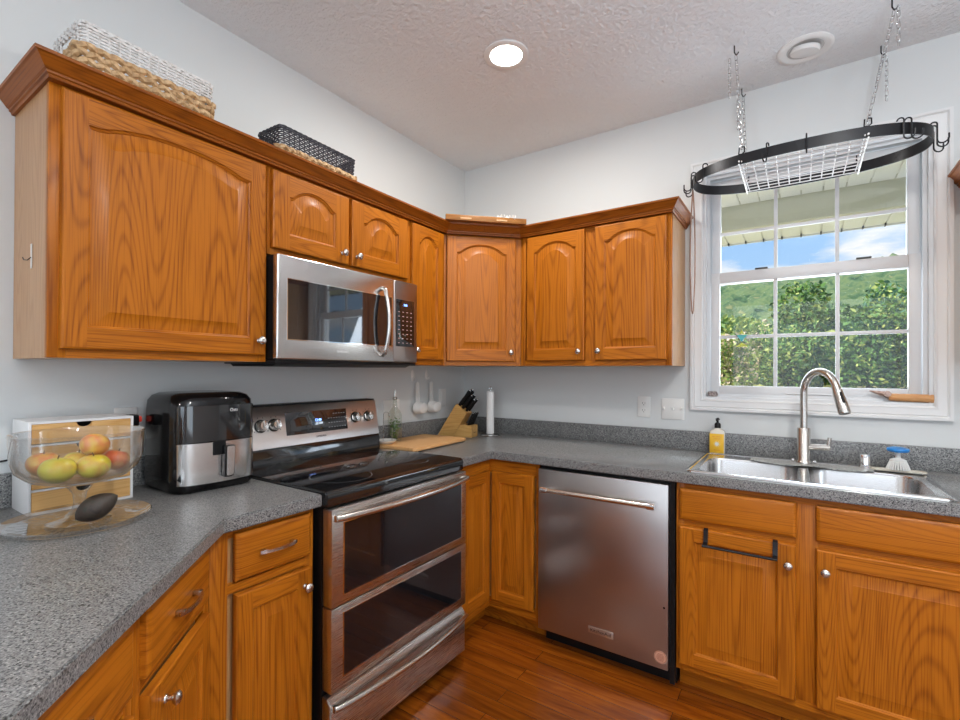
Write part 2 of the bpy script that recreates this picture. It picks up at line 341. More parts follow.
# glazing of the openings behind the photographer
for nm, loc, rot, w, h in (('door_1', (2.6, RY-.08, 0), 0, 3.4, 2.2), ('window_2', (RX+.08, -3.9, .5), PI/2, 2.6, 1.7)):
    b = MB()
    sweep_rect(b, -w/2+.06, w/2-.06, .06, h-.06, [(0, -.05), (0, .05), (.06, .05), (.06, -.05)])
    for k in (-1, 1) if nm == 'door_1' else (0,): b.box(k*w/6-.03 if k else -.03, k*w/6+.03 if k else .03, -.03, .03, .06, h-.06)
    o = struct(b.build(nm, VINYL, loc=loc)); o.rotation_euler = (0, 0, rot)

# ---------------------------------------------------------------- cabinet builders (front frame: x to the viewer's right, -y towards the room)
def knob(parent, x, z, y=-.02):
    b = MB(); b.lathe([(.009, 0), (.0085, -.002), (.005, -.005), (.0048, -.013), (.0105, -.016), (.0145, -.021), (.0145, -.025), (.011, -.029), (.005, -.031)], 20, axis='y')
    return b.build('knob', NICK, parent, (x, y, z))
def pull(parent, x, z, L=.096, y=-.02):
    b = MB()
    pts = []
    for i in range(13):
        t = i/12; pts.append((-L/2-.012+(L+.024)*t, -.012-.016*math.sin(PI*t)**.6, 0))
    b.tube(pts, .0040, sq=(1.2, .7))
    for sx in (-1, 1): b.box(sx*L/2-.006, sx*L/2+.006, -.02, 0, -.006, .006, .0015)
    return b.build('pull', NICK, parent, (x, y, z))
def top_curve(t, rise):
    a = abs(t)
    if a > .86: return 0.0
    u = a/.86
    return rise*(1-u**2.1)**.85 if u < 1 else 0.0
def door(parent, x0, z0, w, h, rise=0.0, stile=.055, rail_b=.055, rail_t=.055, kn=None, name='door', t=.019):
    """raised-panel door, arched when rise > 0; origin of the part at its lower left corner, back on y = 0"""
    b = MB(); bm = b.bm; N = 25 if rise else 2
    T = -t
    def contour(off, y):
        xa, xb = stile+off, w-stile-off; zb = rail_b+off; zt = h-rail_t-rise-off
        top = []; bot = []
        for i in range(N):
            u = i/(N-1); x = xa+(xb-xa)*u
            bot.append(b._v((x, y, zb))); top.append(b._v((x, y, zt+(top_curve(2*u-1, rise) if rise else 0))))
        return bot, top
    e = .006
    # outer rounded edge
    def rect(off, y): return [b._v((off, y, off)), b._v((w-off, y, off)), b._v((w-off, y, h-off)), b._v((off, y, h-off))]
    r0_, r1_, r2_, r3_ = rect(0, 0), rect(0, T+e), rect(.0018, T+.0018), rect(e, T)
    for A, B in ((r0_, r1_), (r1_, r2_), (r2_, r3_)):
        for i in range(4): b.face([A[i], A[(i+1) % 4], B[(i+1) % 4], B[i]], 0 if i in (1, 3) else 1)
    b.face(r0_[::-1], 0)
    c0 = contour(0, T)
    # stiles
    p = b._v
    tl, tr = c0[1][0].co, c0[1][-1].co
    b.face([p((e, T, e)), p((stile, T, e)), p((stile, T, tl.z)), p((stile, T, h-e)), p((e, T, h-e))], 0)
    b.face([p((w-stile, T, e)), p((w-e, T, e)), p((w-e, T, h-e)), p((w-stile, T, h-e))], 0)
    b.face([p((stile, T, e)), p((w-stile, T, e)), p((w-stile, T, rail_b)), p((stile, T, rail_b))], 1)
    for i in range(N-1):
        a_, c_ = c0[1][i].co, c0[1][i+1].co
        b.face([p(a_), p(c_), p((c_.x, T, h-e)), p((a_.x, T, h-e))], 1)
    prev = c0
    bw = min(.036, (w-2*stile)*.22)
    for k, (off, y) in enumerate(((.002, T+.0045), (.006, T+.0065), (.008, T+.0095), (.011, T+.0095), (.011+bw*.5, T+.0058), (.011+bw, T+.0018), (.0125+bw, T+.0008))):
        c = contour(off, y)
        mi = 2 if k > 2 else 0
        for i in range(N-1):
            b.face([prev[0][i], prev[0][i+1], c[0][i+1], c[0][i]], mi if k > 2 else 1)
            b.face([prev[1][i+1], prev[1][i], c[1][i], c[1][i+1]], mi if k > 2 else 1)
        b.face([prev[0][0], c[0][0], c[1][0], prev[1][0]], mi); b.face([prev[0][-1], prev[1][-1], c[1][-1], c[0][-1]], mi)
        prev = c
    for i in range(N-1): b.face([prev[0][i], prev[0][i+1], prev[1][i+1], prev[1][i]], 2)
    o = b.build(name, [OV, OH, OP], parent, (x0, 0, z0), sharp=24, fix=False)
    if kn: knob(o, kn[0], kn[1], T)
    return o
def drawer(parent, x0, z0, w, h, pl=True, t=.019, name='drawer_front'):
    b = MB()
    R = []
    for off, y in ((0, 0), (0, -t+.008), (.002, -t+.005), (.007, -t+.0022), (.012, -t+.0005), (.015, -t)):
        R.append([(off, y, off), (w-off, y, off), (w-off, y, h-off), (off, y, h-off)])
    b.rings(R, smooth=False)
    o = b.build(name, OH, parent, (x0, 0, z0), sharp=24)
    if pl: pull(o, w/2, h/2, y=-t)
    return o
def carcass(parent, W, D, h, opens=(), side_mats=VEN, left_end=False, right_end=False, toe=0, frame=.04, mull=()):
    b = MB()
    # face frame: stiles upright grain, rails level grain
    b.box(0, frame, 0, .019, 0, h, .001, 0); b.box(W-frame, W, 0, .019, 0, h, .001, 0)
    for m0, m1 in mull: b.box(m0, m1, 0, .019, frame, h-frame, 0, 0)
    b.box(frame, W-frame, 0.0004, .019, 0, frame, 0, 1); b.box(frame, W-frame, 0.0004, .019, h-frame, h, 0, 1)
    for z0, z1 in opens: b.box(frame, W-frame, 0.0004, .019, z0, z1, 0, 1)
    b.build('face_frame', [OV, OH], parent)
    b = MB(); b.box(0.001 if not left_end else 0, W-.001 if not right_end else W, .019, D, .0 if not toe else 0, h, 0)
    b.build('case', VEN, parent)
    if toe:
        b = MB(); b.box(0, W, .075, .09, -toe, 0); b.build('toe_kick', OH, parent)

UZ0, UZ1 = 1.355, 2.089; UH = UZ1-UZ0
DF = .318   # front of upper face frames
# U1
c = thing('wall_cabinet', 'large single door oak wall cabinet under the woven baskets, nearest the air fryer side', 'cabinet', (DF, -2.310, UZ0), PI/2, 'oak wall cabinets')
carcass(c, .618, DF-.004, UH)
door(c, .024, .024, .580, .697, rise=.036, stile=.056, rail_b=.059, rail_t=.043, kn=(.556, .052))
b = MB(); b.box(-.0015, 0, .13, .140, .250, .318); o = b.build('adhesive_strip', WHITEP, c); 
b = MB(); b.tube([(-.002, .133, .280), (-.008, .14, .272), (-.012, .155, .274), (-.012, .165, .282)], .0012); b.build('wire_hook', BLACKM, c)
# U2 above the microwave
c = thing('wall_cabinet', 'short two door oak cabinet directly above the microwave', 'cabinet', (DF, -1.690, 1.757), PI/2, 'oak wall cabinets')
carcass(c, .762, DF-.004, UZ1-1.757, mull=[(.362, .40)], frame=.03)
door(c, .012, .024, .360, .292, rise=.043, stile=.070, rail_b=.060, rail_t=.042, kn=(.325, .045))
door(c, .387, .024, .362, .292, rise=.045, stile=.070, rail_b=.060, rail_t=.040, kn=(.03, .045))
# U3 narrow
c = thing('wall_cabinet', 'narrow oak wall cabinet between the microwave and the diagonal corner cabinet', 'cabinet', (DF, -.927, UZ0), PI/2, 'oak wall cabinets')
carcass(c, .297, DF-.004, UH, frame=.03)
door(c, .016, .028, .258, .693, rise=.042, stile=.055, rail_b=.062, rail_t=.045, kn=(.022, .048))
# U4 diagonal corner
c = thing('wall_cabinet', 'diagonal oak corner wall cabinet with one arched door', 'cabinet', (DF, -.630, UZ0), PI/4, 'oak wall cabinets')
LW = (.630-.318)*math.sqrt(2)
b = MB(); b.box(0, .04, 0, .019, 0, UH, 0, 0); b.box(LW-.04, LW, 0, .019, 0, UH, 0, 0); b.box(.04, LW-.04, .0004, .019, 0, .04, 0, 1); b.box(.04, LW-.04, .0004, .019, UH-.04, UH, 0, 1)
b.build('face_frame', [OV, OH], c)
b = MB(); s2 = math.sqrt(.5)
poly = [(0, .019), (LW, .019)]
def loc45(X, Y):
    dx, dy = X-DF, Y+.630
    return (dx*s2+dy*s2, -dx*s2+dy*s2)
poly = [loc45(.300, -.630), (.012, .019), (LW-.012, .019), loc45(.630, -.300), loc45(.630, -.004), loc45(.004, -.004), loc45(.004, -.630)]
b.prism(poly, 0, UH); b.build('case', VEN, c)
door(c, .012, .024, LW-.046, .697, rise=.046, stile=.055, rail_b=.060, rail_t=.044, kn=(LW-.046-.032, .052))
# U5
c = thing('wall_cabinet', 'two door oak wall cabinet beside the window, above the outlets', 'cabinet', (.632, -DF, UZ0), 0, 'oak wall cabinets')
carcass(c, .820, DF-.004, UH, mull=[(.36, .455)], frame=.03)
door(c, .044, .028, .343, .693, rise=.045, stile=.048, rail_b=.060, rail_t=.042, kn=(.315, .048))
door(c, .442, .028, .356, .693, rise=.045, stile=.050, rail_b=.060, rail_t=.040, kn=(.024, .048))
# U6 right of window
c = thing('wall_cabinet', 'oak wall cabinet on the far side of the window, only its crown corner in view', 'cabinet', (2.505, -DF, UZ0), 0, 'oak wall cabinets')
carcass(c, .62, DF-.004, UH, mull=[(.29, .33)], frame=.03)
door(c, .016, .024, .29, .697, rise=.055, kn=(.26, .052)); door(c, .314, .024, .29, .697, rise=.055, kn=(.03, .052))

def sweep_crown(name, path, prof, label):
    # path in plan, outward side = right of travel; mitred sweep of an open section closed at the back
    P = [Vector((x, y)) for x, y in path]; n = len(P); dirs = [(P[i+1]-P[i]).normalized() for i in range(n-1)]
    nor = [Vector((d.y, -d.x)) for d in dirs]
    rings = []
    for i in range(n):
        if i == 0: m = nor[0]
        elif i == n-1: m = nor[-1]
        else:
            m = (nor[i-1]+nor[i]); m = m/(m.dot(nor[i]))
        rings.append([(P[i].x+m.x*o_, P[i].y+m.y*o_, z) for o_, z in prof])
    b = MB()
    for i in range(n-1):
        mi = 1 if abs(dirs[i].y) > abs(dirs[i].x) else 0
        b.rings([rings[i], rings[i+1]], cap=(i == 0, i == n-2), mi=mi, smooth=False)
    bmesh.ops.remove_doubles(b.bm, verts=b.bm.verts, dist=1e-5)
    o = b.build(name, [OCR, OCY], sharp=20); return tag(o, label, 'crown molding', 'crown moldings')
CP = [(.000, 2.083), (.006, 2.083), (.008, 2.090), (.012, 2.0925), (.0125, 2.098), (.017, 2.1005), (.022, 2.108), (.031, 2.120), (.036, 2.1265), (.041, 2.129), (.042, 2.137), (.0, 2.137)]
# body raised slightly in front of the frames
sweep_crown('crown_molding', [(.001, -2.3105), (DF+.0195, -2.3105), (DF+.0195, -.6381), (.6381, -DF-.0195), (1.4525, -DF-.0195), (1.4525, -.001)][::1], [(o_-.0 if o_ else -.016, z) for o_, z in CP], 'long oak crown molding running along the tops of all cabinets left of the window')
sweep_crown('crown_molding', [(2.5045, -.001), (2.5045, -DF-.0195), (3.125, -DF-.0195)][::1], [(o_ if o_ else -.016, z) for o_, z in CP], 'short oak crown molding on the cabinet right of the window')

# ---------------------------------------------------------------- base cabinets
BZ = .10; BH = .774
BF = .61
# left of the range
c = thing('base_cabinet', 'oak base cabinet directly left of the range, one drawer over one door', 'cabinet', (BF, -2.036, BZ), PI/2, 'oak base cabinets')
b = MB(); b.box(.0, .05, .0002, .0188, 0, BH); b.build('filler_strip', OV, c)
carcass(c, .336, BF-.004, BH, opens=[(.585, .61)], toe=.10, frame=.03)
drawer(c, .066, .618, .252, .138); door(c, .066, .03, .252, .552, kn=(.227, .495), stile=.05)
# angled peninsula cabinets
def pen(s): return (.648+.02*-.7071-.02*.0+s*.7071-.018, -2.015-.02*.7071-s*.7071-.018)
nx = Vector((.7071, .7071)); base = Vector((.648, -2.015)) - nx*.042
def penpt(s): q = base+Vector((.7071, -.7071))*s; return (q.x, q.y)
x, y = penpt(.392)
c = thing('base_cabinet', 'angled oak base cabinet with a wide-grained drawer and door, left of the inside bend', 'cabinet', (x, y, BZ), 3*PI/4, 'oak base cabinets')
b = MB(); b.box(.36, .402, .0002, .0188, 0, BH); b.build('filler_strip', OV, c)
carcass(c, .403, .50, BH, opens=[(.585, .61)], toe=.10, frame=.03)
drawer(c, .026, .612, .334, .142); door(c, .026, .03, .334, .548, kn=(.070, .495), stile=.055)
x, y = penpt(.890)
c = thing('base_cabinet', 'foremost angled oak base cabinet at the bottom corner of the picture', 'cabinet', (x, y, BZ), 3*PI/4, 'oak base cabinets')
carcass(c, .496, .50, BH, opens=[(.585, .61)], toe=.10, frame=.03)
drawer(c, .026, .612, .444, .142); door(c, .026, .03, .444, .548, kn=(.40, .495), stile=.055)
x, y = penpt(1.38)
c = thing('base_cabinet', 'angled oak base cabinet at the end of the peninsula, below the photographer', 'cabinet', (x, y, BZ), 3*PI/4, 'oak base cabinets')
carcass(c, .488, .50, BH, opens=[(.585, .61)], toe=.10, frame=.03, left_end=True)
drawer(c, .026, .612, .436, .142); door(c, .026, .03, .436, .548, kn=(.04, .495), stile=.055)
# corner filler post at the bend
# lazy susan corner cabinet
c = thing('corner_base_cabinet', 'inside corner oak base cabinet with two folding door leaves between range and dishwasher', 'cabinet', (0, 0, BZ), 0, 'oak base cabinets')
b = MB()
b.prism([(.004, -.915), (BF-.02, -.915), (BF-.02, -.63), (.63, -BF+.02), (.902, -BF+.02), (.902, -.004), (.004, -.004)], 0, BH); b.build('case', VEN, c)
b = MB()
for z0, z1 in ((0, .05), (BH-.075, BH)):
    b.box(BF-.0196, BF, -.915, -.61, z0, z1, 0, 1); b.box(.61, .902, -.61, -.5904, z0, z1, 0, 1)
b.box(BF-.0196, BF+.0004, -.915, -.885, 0, BH, 0, 0); b.box(.882, .902, -.6104, -.5904, 0, BH, 0, 0); b.box(BF-.0196, BF+.0006, -.6106, -.59, 0, BH, 0, 0)
b.build('face_frame', [OV, OH], c)
h_ = bpy.data.objects.new('hinge_mount', None)
def door_at(parent, x, y, rot, **k):
    o = door(parent, 0, k.pop('z0'), **k); o.location.x = x; o.location.y = y; o.rotation_euler = (0, 0, rot); return o
door_at(c, .611, -.875, PI/2, z0=.045, w=.243, h=.665, stile=.048, name='folding_door')
door_at(c, .632, -.611, 0, z0=.045, w=.243, h=.665, stile=.048, name='folding_door')
b = MB(); b.box(BF-.09, BF-.075, -.915, -.52, -.10, 0); b.box(BF-.09, .902, -.535, -.52, -.10, 0); b.build('toe_kick', OH, c)
# sink base
c = thing('sink_base_cabinet', 'wide oak sink base cabinet with two false drawer fronts and two doors', 'cabinet', (1.533, -BF, BZ), 0, 'oak base cabinets')
SW = 1.0
b = MB()
b.box(0, .03, 0, .019, 0, BH, .001, 0); b.box(.41, .48, 0, .019, .03, BH-.03, .001, 0); b.box(SW-.03, SW, 0, .019, 0, BH, .001, 0)
for z0, z1 in ((0, .03), (.585, .625), (BH-.03, BH)):
    b.box(.03, .41, .0004, .019, z0, z1, 0, 1); b.box(.48, SW-.03, .0004, .019, z0, z1, 0, 1)
b.box(.41, .48, .0004, .019, 0, .03, 0, 1); b.box(.41, .48, .0004, .019, BH-.03, BH, 0, 1)
b.build('face_frame', [OV, OH], c)
b = MB(); b.box(0, .018, .019, .596, 0, BH); b.box(SW-.018, SW, .019, .596, 0, BH); b.box(.018, SW-.018, .019, .596, 0, .018); b.box(.018, SW-.018, .59, .596, .018, BH); b.build('case', VEN, c)
b = MB(); b.box(0, SW, .075, .09, -.10, 0); b.build('toe_kick', OH, c)
drawer(c, .014, .620, .400, .128, pl=False, name='false_drawer_front'); drawer(c, .474, .620, .500, .128, pl=False, name='false_drawer_front')
door(c, .014, .028, .400, .566, kn=(.376, .492), stile=.056); door(c, .474, .028, .490, .566, kn=(.026, .492), stile=.056)
# towel bar hooked over the left sink door
tb = thing('towel_bar', 'black over-the-door towel bar hooked on the sink cabinet door', 'towel bar', (1.533+.115, -BF-.020, BZ+.594))
W_ = .235
for q_ in (0, W_):
    b = MB(); b.tube([(q_, .006, .004), (q_, .001, .0065), (q_, -.006, .004), (q_, -.007, -.02), (q_, -.012, -.045), (q_, -.035, -.052), (q_, -.045, -.050)], .008, sq=(.25, 1)); b.build('bracket', BLACKM, tb)
b = MB(); b.tube([(-.008, -.044, -.050), (W_+.008, -.044, -.050)], .0055); b.build('bar', BLACKM, tb)

# ---------------------------------------------------------------- countertops
CT, CB = .914, .874
def counter(name, poly, label, holes=()):
    b = MB(); b.prism(poly, CB, CT, bev=.004); return b
b = counter('c', [(.002, -1.691), (.648, -1.691), (.648, -2.015), (1.62, -2.987), (1.25, -3.357), (.002, -3.357)], '')
tag(b.build('countertop', STONE), 'grey speckled countertop left of the range, bending diagonally toward the front', 'countertop', 'speckled countertops')
SX0, SX1, SY0, SY1 = 1.575, 2.365, -.590, -.110      # sink cut-out
b = MB(); b.prism([(.002, -.925), (.648, -.925), (.648, -.648), (3.3, -.648), (3.3, -.002), (.002, -.002)], CB, CT, bev=.004); wk = b.build('countertop', STONE)
b = MB(); b.box(SX0, SX1, SY0, SY1, CB-.1, CT+.1); cut = b.build('cut', STONE)
mo = wk.modifiers.new('b', 'BOOLEAN'); mo.object = cut; mo.operation = 'DIFFERENCE'; mo.solver = 'EXACT'
bpy.context.view_layer.update(); dg = bpy.context.evaluated_depsgraph_get()
me2 = bpy.data.meshes.new_from_object(wk.evaluated_get(dg)); wk.modifiers.clear(); wk.data = me2; bpy.data.objects.remove(cut)
tag(wk, 'grey speckled L-shaped countertop holding the sink and the knife block', 'countertop', 'speckled countertops')
b = MB(); b.box(.002, .02, -3.357, -1.700, CT, CT+.102, .003); tag(b.build('backsplash', STONE), 'grey speckled backsplash strip behind the organizer and the air fryer', 'backsplash', 'speckled backsplashes')
b = MB(); b.box(.002, .02, -.925, -.021, CT, CT+.102, .003); tag(b.build('backsplash', STONE), 'grey speckled backsplash strip behind the cutting board', 'backsplash', 'speckled backsplashes')
b = MB(); b.box(.002, 3.3, -.020, -.002, CT, CT+.102, .003); tag(b.build('backsplash', STONE), 'long grey speckled backsplash strip behind the sink under the window', 'backsplash', 'speckled backsplashes')

# ---------------------------------------------------------------- range
rg = thing('range', 'stainless double oven range with black glass cooktop and rear control panel', 'range', (.64, -1.690, 0), PI/2)
W = .762
b = MB(); b.box(.004, W-.004, .0, .60, .045, .904); b.box(.02, W-.02, .05, .60, 0.0, .05); b.build('body', BLACKP, rg)
b = MB(); b.prism([(-.030, .872), (-.030, .908), (-.026, .918), (-.016, .924), (.52, .924), (.52, .903), (.0, .903), (.0, .872)], 0.001, W-.001, 'x', bev=.0015)
ck = b.build('cooktop', BLACKG, rg)
RING = plain('burner_print', (.16, .16, .17), .2)
for cx, cy, rr_ in ((.19, .13, .115), (.57, .13, .085), (.19, .38, .080), (.56, .37, .11), (.385, .42, .055)):
    b = MB(); n = 48
    b.rings([[(cx+(rr_+dr)*math.cos(2*PI*k/n), cy+(rr_+dr)*math.sin(2*PI*k/n), .9243) for k in range(n)] for dr in (-.0012, .0012)], cap=(False, False))
    b.build('burner_ring', RING, ck)
b = MB(); b.prism([(.507, .924), (.512, .985), (.517, .996), (.61, .996), (.61, .924)], 0.001, W-.001, 'x', bev=.002); b.build('splash_riser', BLACKG, rg)
PT = math.atan2(.030, .172)
b = MB(); b.prism([(.514, .997), (.546, 1.166), (.552, 1.171), (.61, 1.171), (.61, .997)], 0, W, 'x', bev=.003, seg=3); pn = b.build('control_panel', STP, rg)
b = MB(); b.box(.004, W-.004, .553, .61, 1.1712, 1.177, .001); b.build('top_vent', BLACKP, rg)
def onpanel(u, z, out=0):   # a point on the tilted face
    y = .514+(z-.997)*math.tan(PT)
    return Vector((u, y-out*math.cos(PT), z+out*math.sin(PT)))
def panel_part(b, name, mats, u, z, out=0):
    o = b.build(name, mats, pn, onpanel(u, z, out)); o.rotation_euler = (-PT, 0, 0); return o
GLOW = plain('blue_digits', (.02, .05, .3), .4, emit=((.18, .35, 1), 5)); PRINT = plain('grey_print', (.42, .42, .42), .5); PRINTD = plain('dark_print', (.03, .03, .03), .5)
b = MB(); b.box(-.167, .167, -.0015, .001, -.05, .05, .001, 0); ds_ = panel_part(b, 'display', MIRG, .390, 1.090)
b = MB(); b.text('12:48', .016, front_text(-.0, -.002, .006), .0003); b.build('clock_digits', GLOW, ds_)
b = MB()
for i in range(7):
    for j in range(4):
        if j < 3 or i > 1: b.box(.055+i*.0155, .064+i*.0155, -.0021, -.0014, -.034+j*.021, -.0315+j*.021)
b.build('touch_keys', PRINT, ds_)
b = MB(); b.text('SAMSUNG', .012, front_text(0, -.0006, 0), .0002); panel_part(b, 'logo', PRINTD, .40, 1.022)
for u in (.108, .168, .612, .696):
    b = MB(); b.lathe([(.024, 0), (.0235, -.005), (.021, -.007), (.0195, -.026), (.0175, -.029), (.004, -.030)], 28, axis='y', mi=0)
    b.box(-.0055, .0055, -.034, -.006, -.021, .021, .002, 0)
    k = panel_part(b, 'knob', NICK, u, 1.092)
    b = MB(); b.lathe([(.0275, .0005), (.0275, -.0015), (.024, -.002)], 28, axis='y'); b.build('knob_ring', BLACKP, k)
for u in (.108, .168, .612, .696):
    b = MB()
    for a in range(8):
        th = PI*(a/7*1.4-.2); p_ = onpanel(u+.036*math.cos(th), 1.092+.036*math.sin(th), .0003)
        b.box(p_.x-.0015, p_.x+.0015, p_.y-.0004, p_.y+.0002, p_.z-.002, p_.z+.002)
    b.build('dial_marks', PRINTD, pn)
def oven_door(z0, z1, w0, w1, name, label=None):
    b = MB(); b.box(.004, W-.004, -.050, -.002, z0, z1, .004, 0)
    d = b.build(name, STR, rg)
    b = MB(); sweep_rect(b, .054, .716, w0, w1, [(0, -.0505), (0, -.0525), (.003, -.0525), (.004, -.0505)]); b.build('window_trim', CHROME, d)
    b = MB(); b.box(.055, .715, -.0515, -.049, w0, w1); b.build('oven_window', SOIL, d)
    if label: d['label'] = label
    return d
d1 = oven_door(.542, .866, .577, .815, 'oven_door'); d2 = oven_door(.262, .538, .304, .513, 'oven_door')
b = MB()
for i in range(5):
    for yy in (-.034, -.018): b.box(.05+i*.135, .05+i*.135+.115, yy, yy+.006, .8655, .8664)
b.build('vent_slots', BLACKP, d1)
def bow(parent, z, r, out0, out1, x0=.012, x1=.750, drop=0.0, name='handle'):
    b = MB(); pts = []; N = 28
    for i in range(N+1):
        t = i/N; k = math.sin(PI*t)**.75; pts.append((x0+(x1-x0)*t, -out0-(out1-out0)*k, z-drop*k))
    b.tube(pts, r, n=14)
    h = b.build(name, NICK, parent)
    b = MB()
    b.bm.free()
    for x in (x0+.006, x1-.006):
        b = MB(); b.box(x-.009, x+.009, -out0-.004, -.046, z-.011, z+.011, .003); b.build('handle_mount', NICK, h)
    return h
bow(d1, .838, .0115, .062, .100)
b = MB(); b.prism([(-.046, .048), (-.046, .222), (-.030, .242), (-.002, .242), (-.002, .048)], .004, W-.004, 'x', bev=.003); dr = b.build('warming_drawer', STR, rg)
bow(dr, .214, .0105, .058, .094)

# ---------------------------------------------------------------- microwave
mw = thing('microwave', 'stainless over-the-range microwave with dark window and curved handle', 'microwave', (.385, -1.690, 1.362), PI/2)
b = MB(); b.box(.003, W-.003, .030, .381, .002, .388, .002); b.build('body', BLACKP, mw)
b = MB(); b.box(.0, W, .010, .36, -.012, .001, .002); b.prism([(.03, -.012), (.35, -.012), (.33, -.022), (.06, -.022)], .02, W-.02, 'x'); b.build('underside_vent', BLACKP, mw)
b = MB(); b.box(.0, .5985, 0, .030, .002, .389, .006, seg=3); md = b.build('door', STX, mw)
b = MB(); sweep_rect(b, .043, .583, .078, .302, [(0, -.0002), (0, -.0012), (.003, -.0012), (.004, .0005)]); b.build('window_trim', CHROME, md)
b = MB(); b.box(.043, .583, -.0012, .002, .078, .302); wdw = b.build('door_window', MIRG, md)
b = MB(); b.box(.085, .50, -.0016, -.001, .098, .282); b.build('window_screen', MIRG, wdw)
b = MB(); b.tube([(.522, -.002, .030), (.522, -.016, .044)]+[(.522, -.022-.024*math.sin(PI*i/16), .04+.286*i/16) for i in range(17)]+[(.522, -.016, .332), (.522, -.002, .336)], .0095, n=12); b.build('handle', NICK, md)
b = MB(); b.text('SAMSUNG', .013, front_text(.30, -.0005, .04), .0003); b.build('logo', plain('pale_print', (.75, .75, .75), .4), md)
b = MB(); b.box(.600, W, 0, .030, .002, .389, .006, seg=3); mp_ = b.build('control_panel', plain('bronze_steel', (.36, .31, .29), .3, 1), mw)
b = MB(); b.box(.612, .738, -.0012, .002, .078, .300, .001); kp = b.build('keypad', BLACKG, mp_)
b = MB(); b.text('3:08', .014, front_text(.675, -.0015, .276), .0003); b.build('clock_digits', GLOW, kp)
b = MB()
for i in range(4):
    for j in range(8): b.box(.626+i*.028, .636+i*.028, -.0017, -.0011, .093+j*.021, .0965+j*.021)
b.build('touch_keys', plain('rose_print', (.50, .30, .28), .5), kp)

# ---------------------------------------------------------------- dishwasher
dw = thing('dishwasher', 'stainless dishwasher with horizontal bar handle, between the corner and sink cabinets', 'dishwasher', (.905, -.640, 0))
b = MB(); b.box(.003, .624, .034, .60, .10, .868); b.box(.005, .62, .09, .58, 0, .10); b.box(.604, .624, .020, .034, .03, .868); b.build('tub', BLACKP, dw)
b = MB(); b.box(.004, .602, 0, .033, .088, .856, .0035); ddoor = b.build('door', STD, dw)
b = MB(); b.tube([(.052, -.044, .768), (.546, -.044, .768)], .0115, n=16); hb = b.build('handle', plain('warm_steel', (.72, .66, .58), .22, 1), ddoor)
for x in (.056, .542):
    b = MB(); b.tube([(x-.016, -.044, .768), (x+.016, -.044, .768)], .0145, n=16); b.tube([(x, -.044, .768), (x, .0, .768)], .009, n=12); b.build('handle_mount', CHROME, hb)
b = MB(); b.box(.258, .373, -.002, 0, .146, .176, .001); pl = b.build('badge', plain('badge_steel', (.62, .58, .52), .35, 1), ddoor)
b = MB(); b.text('KitchenAid', .021, front_text(.3155, -.0023, .161), .0002); b.build('lettering', PRINTD, pl)
b = MB(); b.lathe([(.026, 0), (.026, -.0007), (.001, -.0008)], 28, axis='y'); st = b.build('sticker', plain('tan_paper', (.60, .33, .22), .6), ddoor, (.572, 0, .137)); st['label'] = 'round orange brown sticker'
b = MB()
b.rings([[(r_*math.cos(2*PI*k/32), -.0011, r_*math.sin(2*PI*k/32)) for k in range(32)] for r_ in (.0225, .0245)], cap=(False, False))
for j in range(6): b.box(-.016+abs(j-2.5)*.002, .016-abs(j-2.5)*.002, -.0012, -.0009, -.014+j*.0052, -.0120+j*.0052)
b.build('sticker_print', plain('brown_ink', (.28, .07, .04), .6), st)
b = MB(); b.lathe([(.0045, 0), (.0045, -.0006), (.001, -.0008)], 12, axis='y'); b.build('hole_dot', BLACKP, ddoor, (.586, 0, .345))  # flat black disc stands in for the dark of a hole

# ---------------------------------------------------------------- sink
sk = thing('sink', 'stainless double bowl drop-in sink under the window', 'sink', (1.97, -.3475, CT))
def rrect(cx, cy, hx, hy, r, z, n=7):
    P = []
    for qx, qy, a0 in ((1, 1, 0), (-1, 1, PI/2), (-1, -1, PI), (1, -1, 1.5*PI)):
        for k in range(n):
            a = a0+PI/2*k/(n-1); P.append((cx+qx*(hx-r)+r*math.cos(a), cy+qy*(hy-r)+r*math.sin(a), z))
    return P
HX, HY = .407, .2625
b = MB()
for sx in (-1, 1):
    cx = sx*(HX/2); bc = sx*.193
    by0, by1 = -HY+.040, HY-.115; cy = (by0+by1)/2; hy = (by1-by0)/2; hx = .172
    b.rings([rrect(cx, 0, HX/2, HY, .0006, .004), rrect(bc, cy, hx+.010, hy+.010, .075, .0042), rrect(bc, cy, hx+.003, hy+.003, .068, .0022), rrect(bc, cy, hx, hy, .065, -.006),
             rrect(bc, cy, hx-.008, hy-.008, .058, -.140), rrect(bc, cy, hx-.022, hy-.022, .05, -.166), rrect(bc, cy, hx-.05, hy-.05, .04, -.172), rrect(bc, cy, .03, .03, .029, -.175)], cap=(False, True))
bmesh.ops.remove_doubles(b.bm, verts=b.bm.verts, dist=1e-4)
b.build('bowls', STS, sk, sharp=30, fix=False)
b = MB(); R = []
for o_, z_ in ((-.016, .0045), (-.013, .0075), (-.006, .0080), (-.001, .0055), (.001, .0005)): R.append(rrect(0, 0, HX+o_, HY+o_, .03+o_, z_))
b.rings(R, cap=(False, False)); b.build('rim', CHROME, sk)
for sx in (-1, 1):
    b = MB(); b.lathe([(.043, .001), (.041, .004), (.034, .003), (.030, -.001), (.012, -.001), (.010, .006), (.001, .007)], 24); b.build('drain', CHROME, sk, (sx*.193, -.03, -.1735))

# mat behind the faucet
b = MB(); N = 40; top = []; bot = []
for i in range(N+1):
    t = i/N; x = -.215+.44*t; yb = .205; w_ = .5+.5*math.cos(4*PI*(t-.02)); yf = .115-.036*(1-w_)
    if t < .06 or t > .94: yf = .13
    top.append((x, yb)); bot.append((x, yf))
poly = bot+top[::-1]
b.prism(poly, 0, .004); tag(b.build('sink_mat', MATM, None, (1.985, -.3475, CT+.0085)), 'wavy edged speckled grey mat lying behind the sink around the faucet', 'mat')

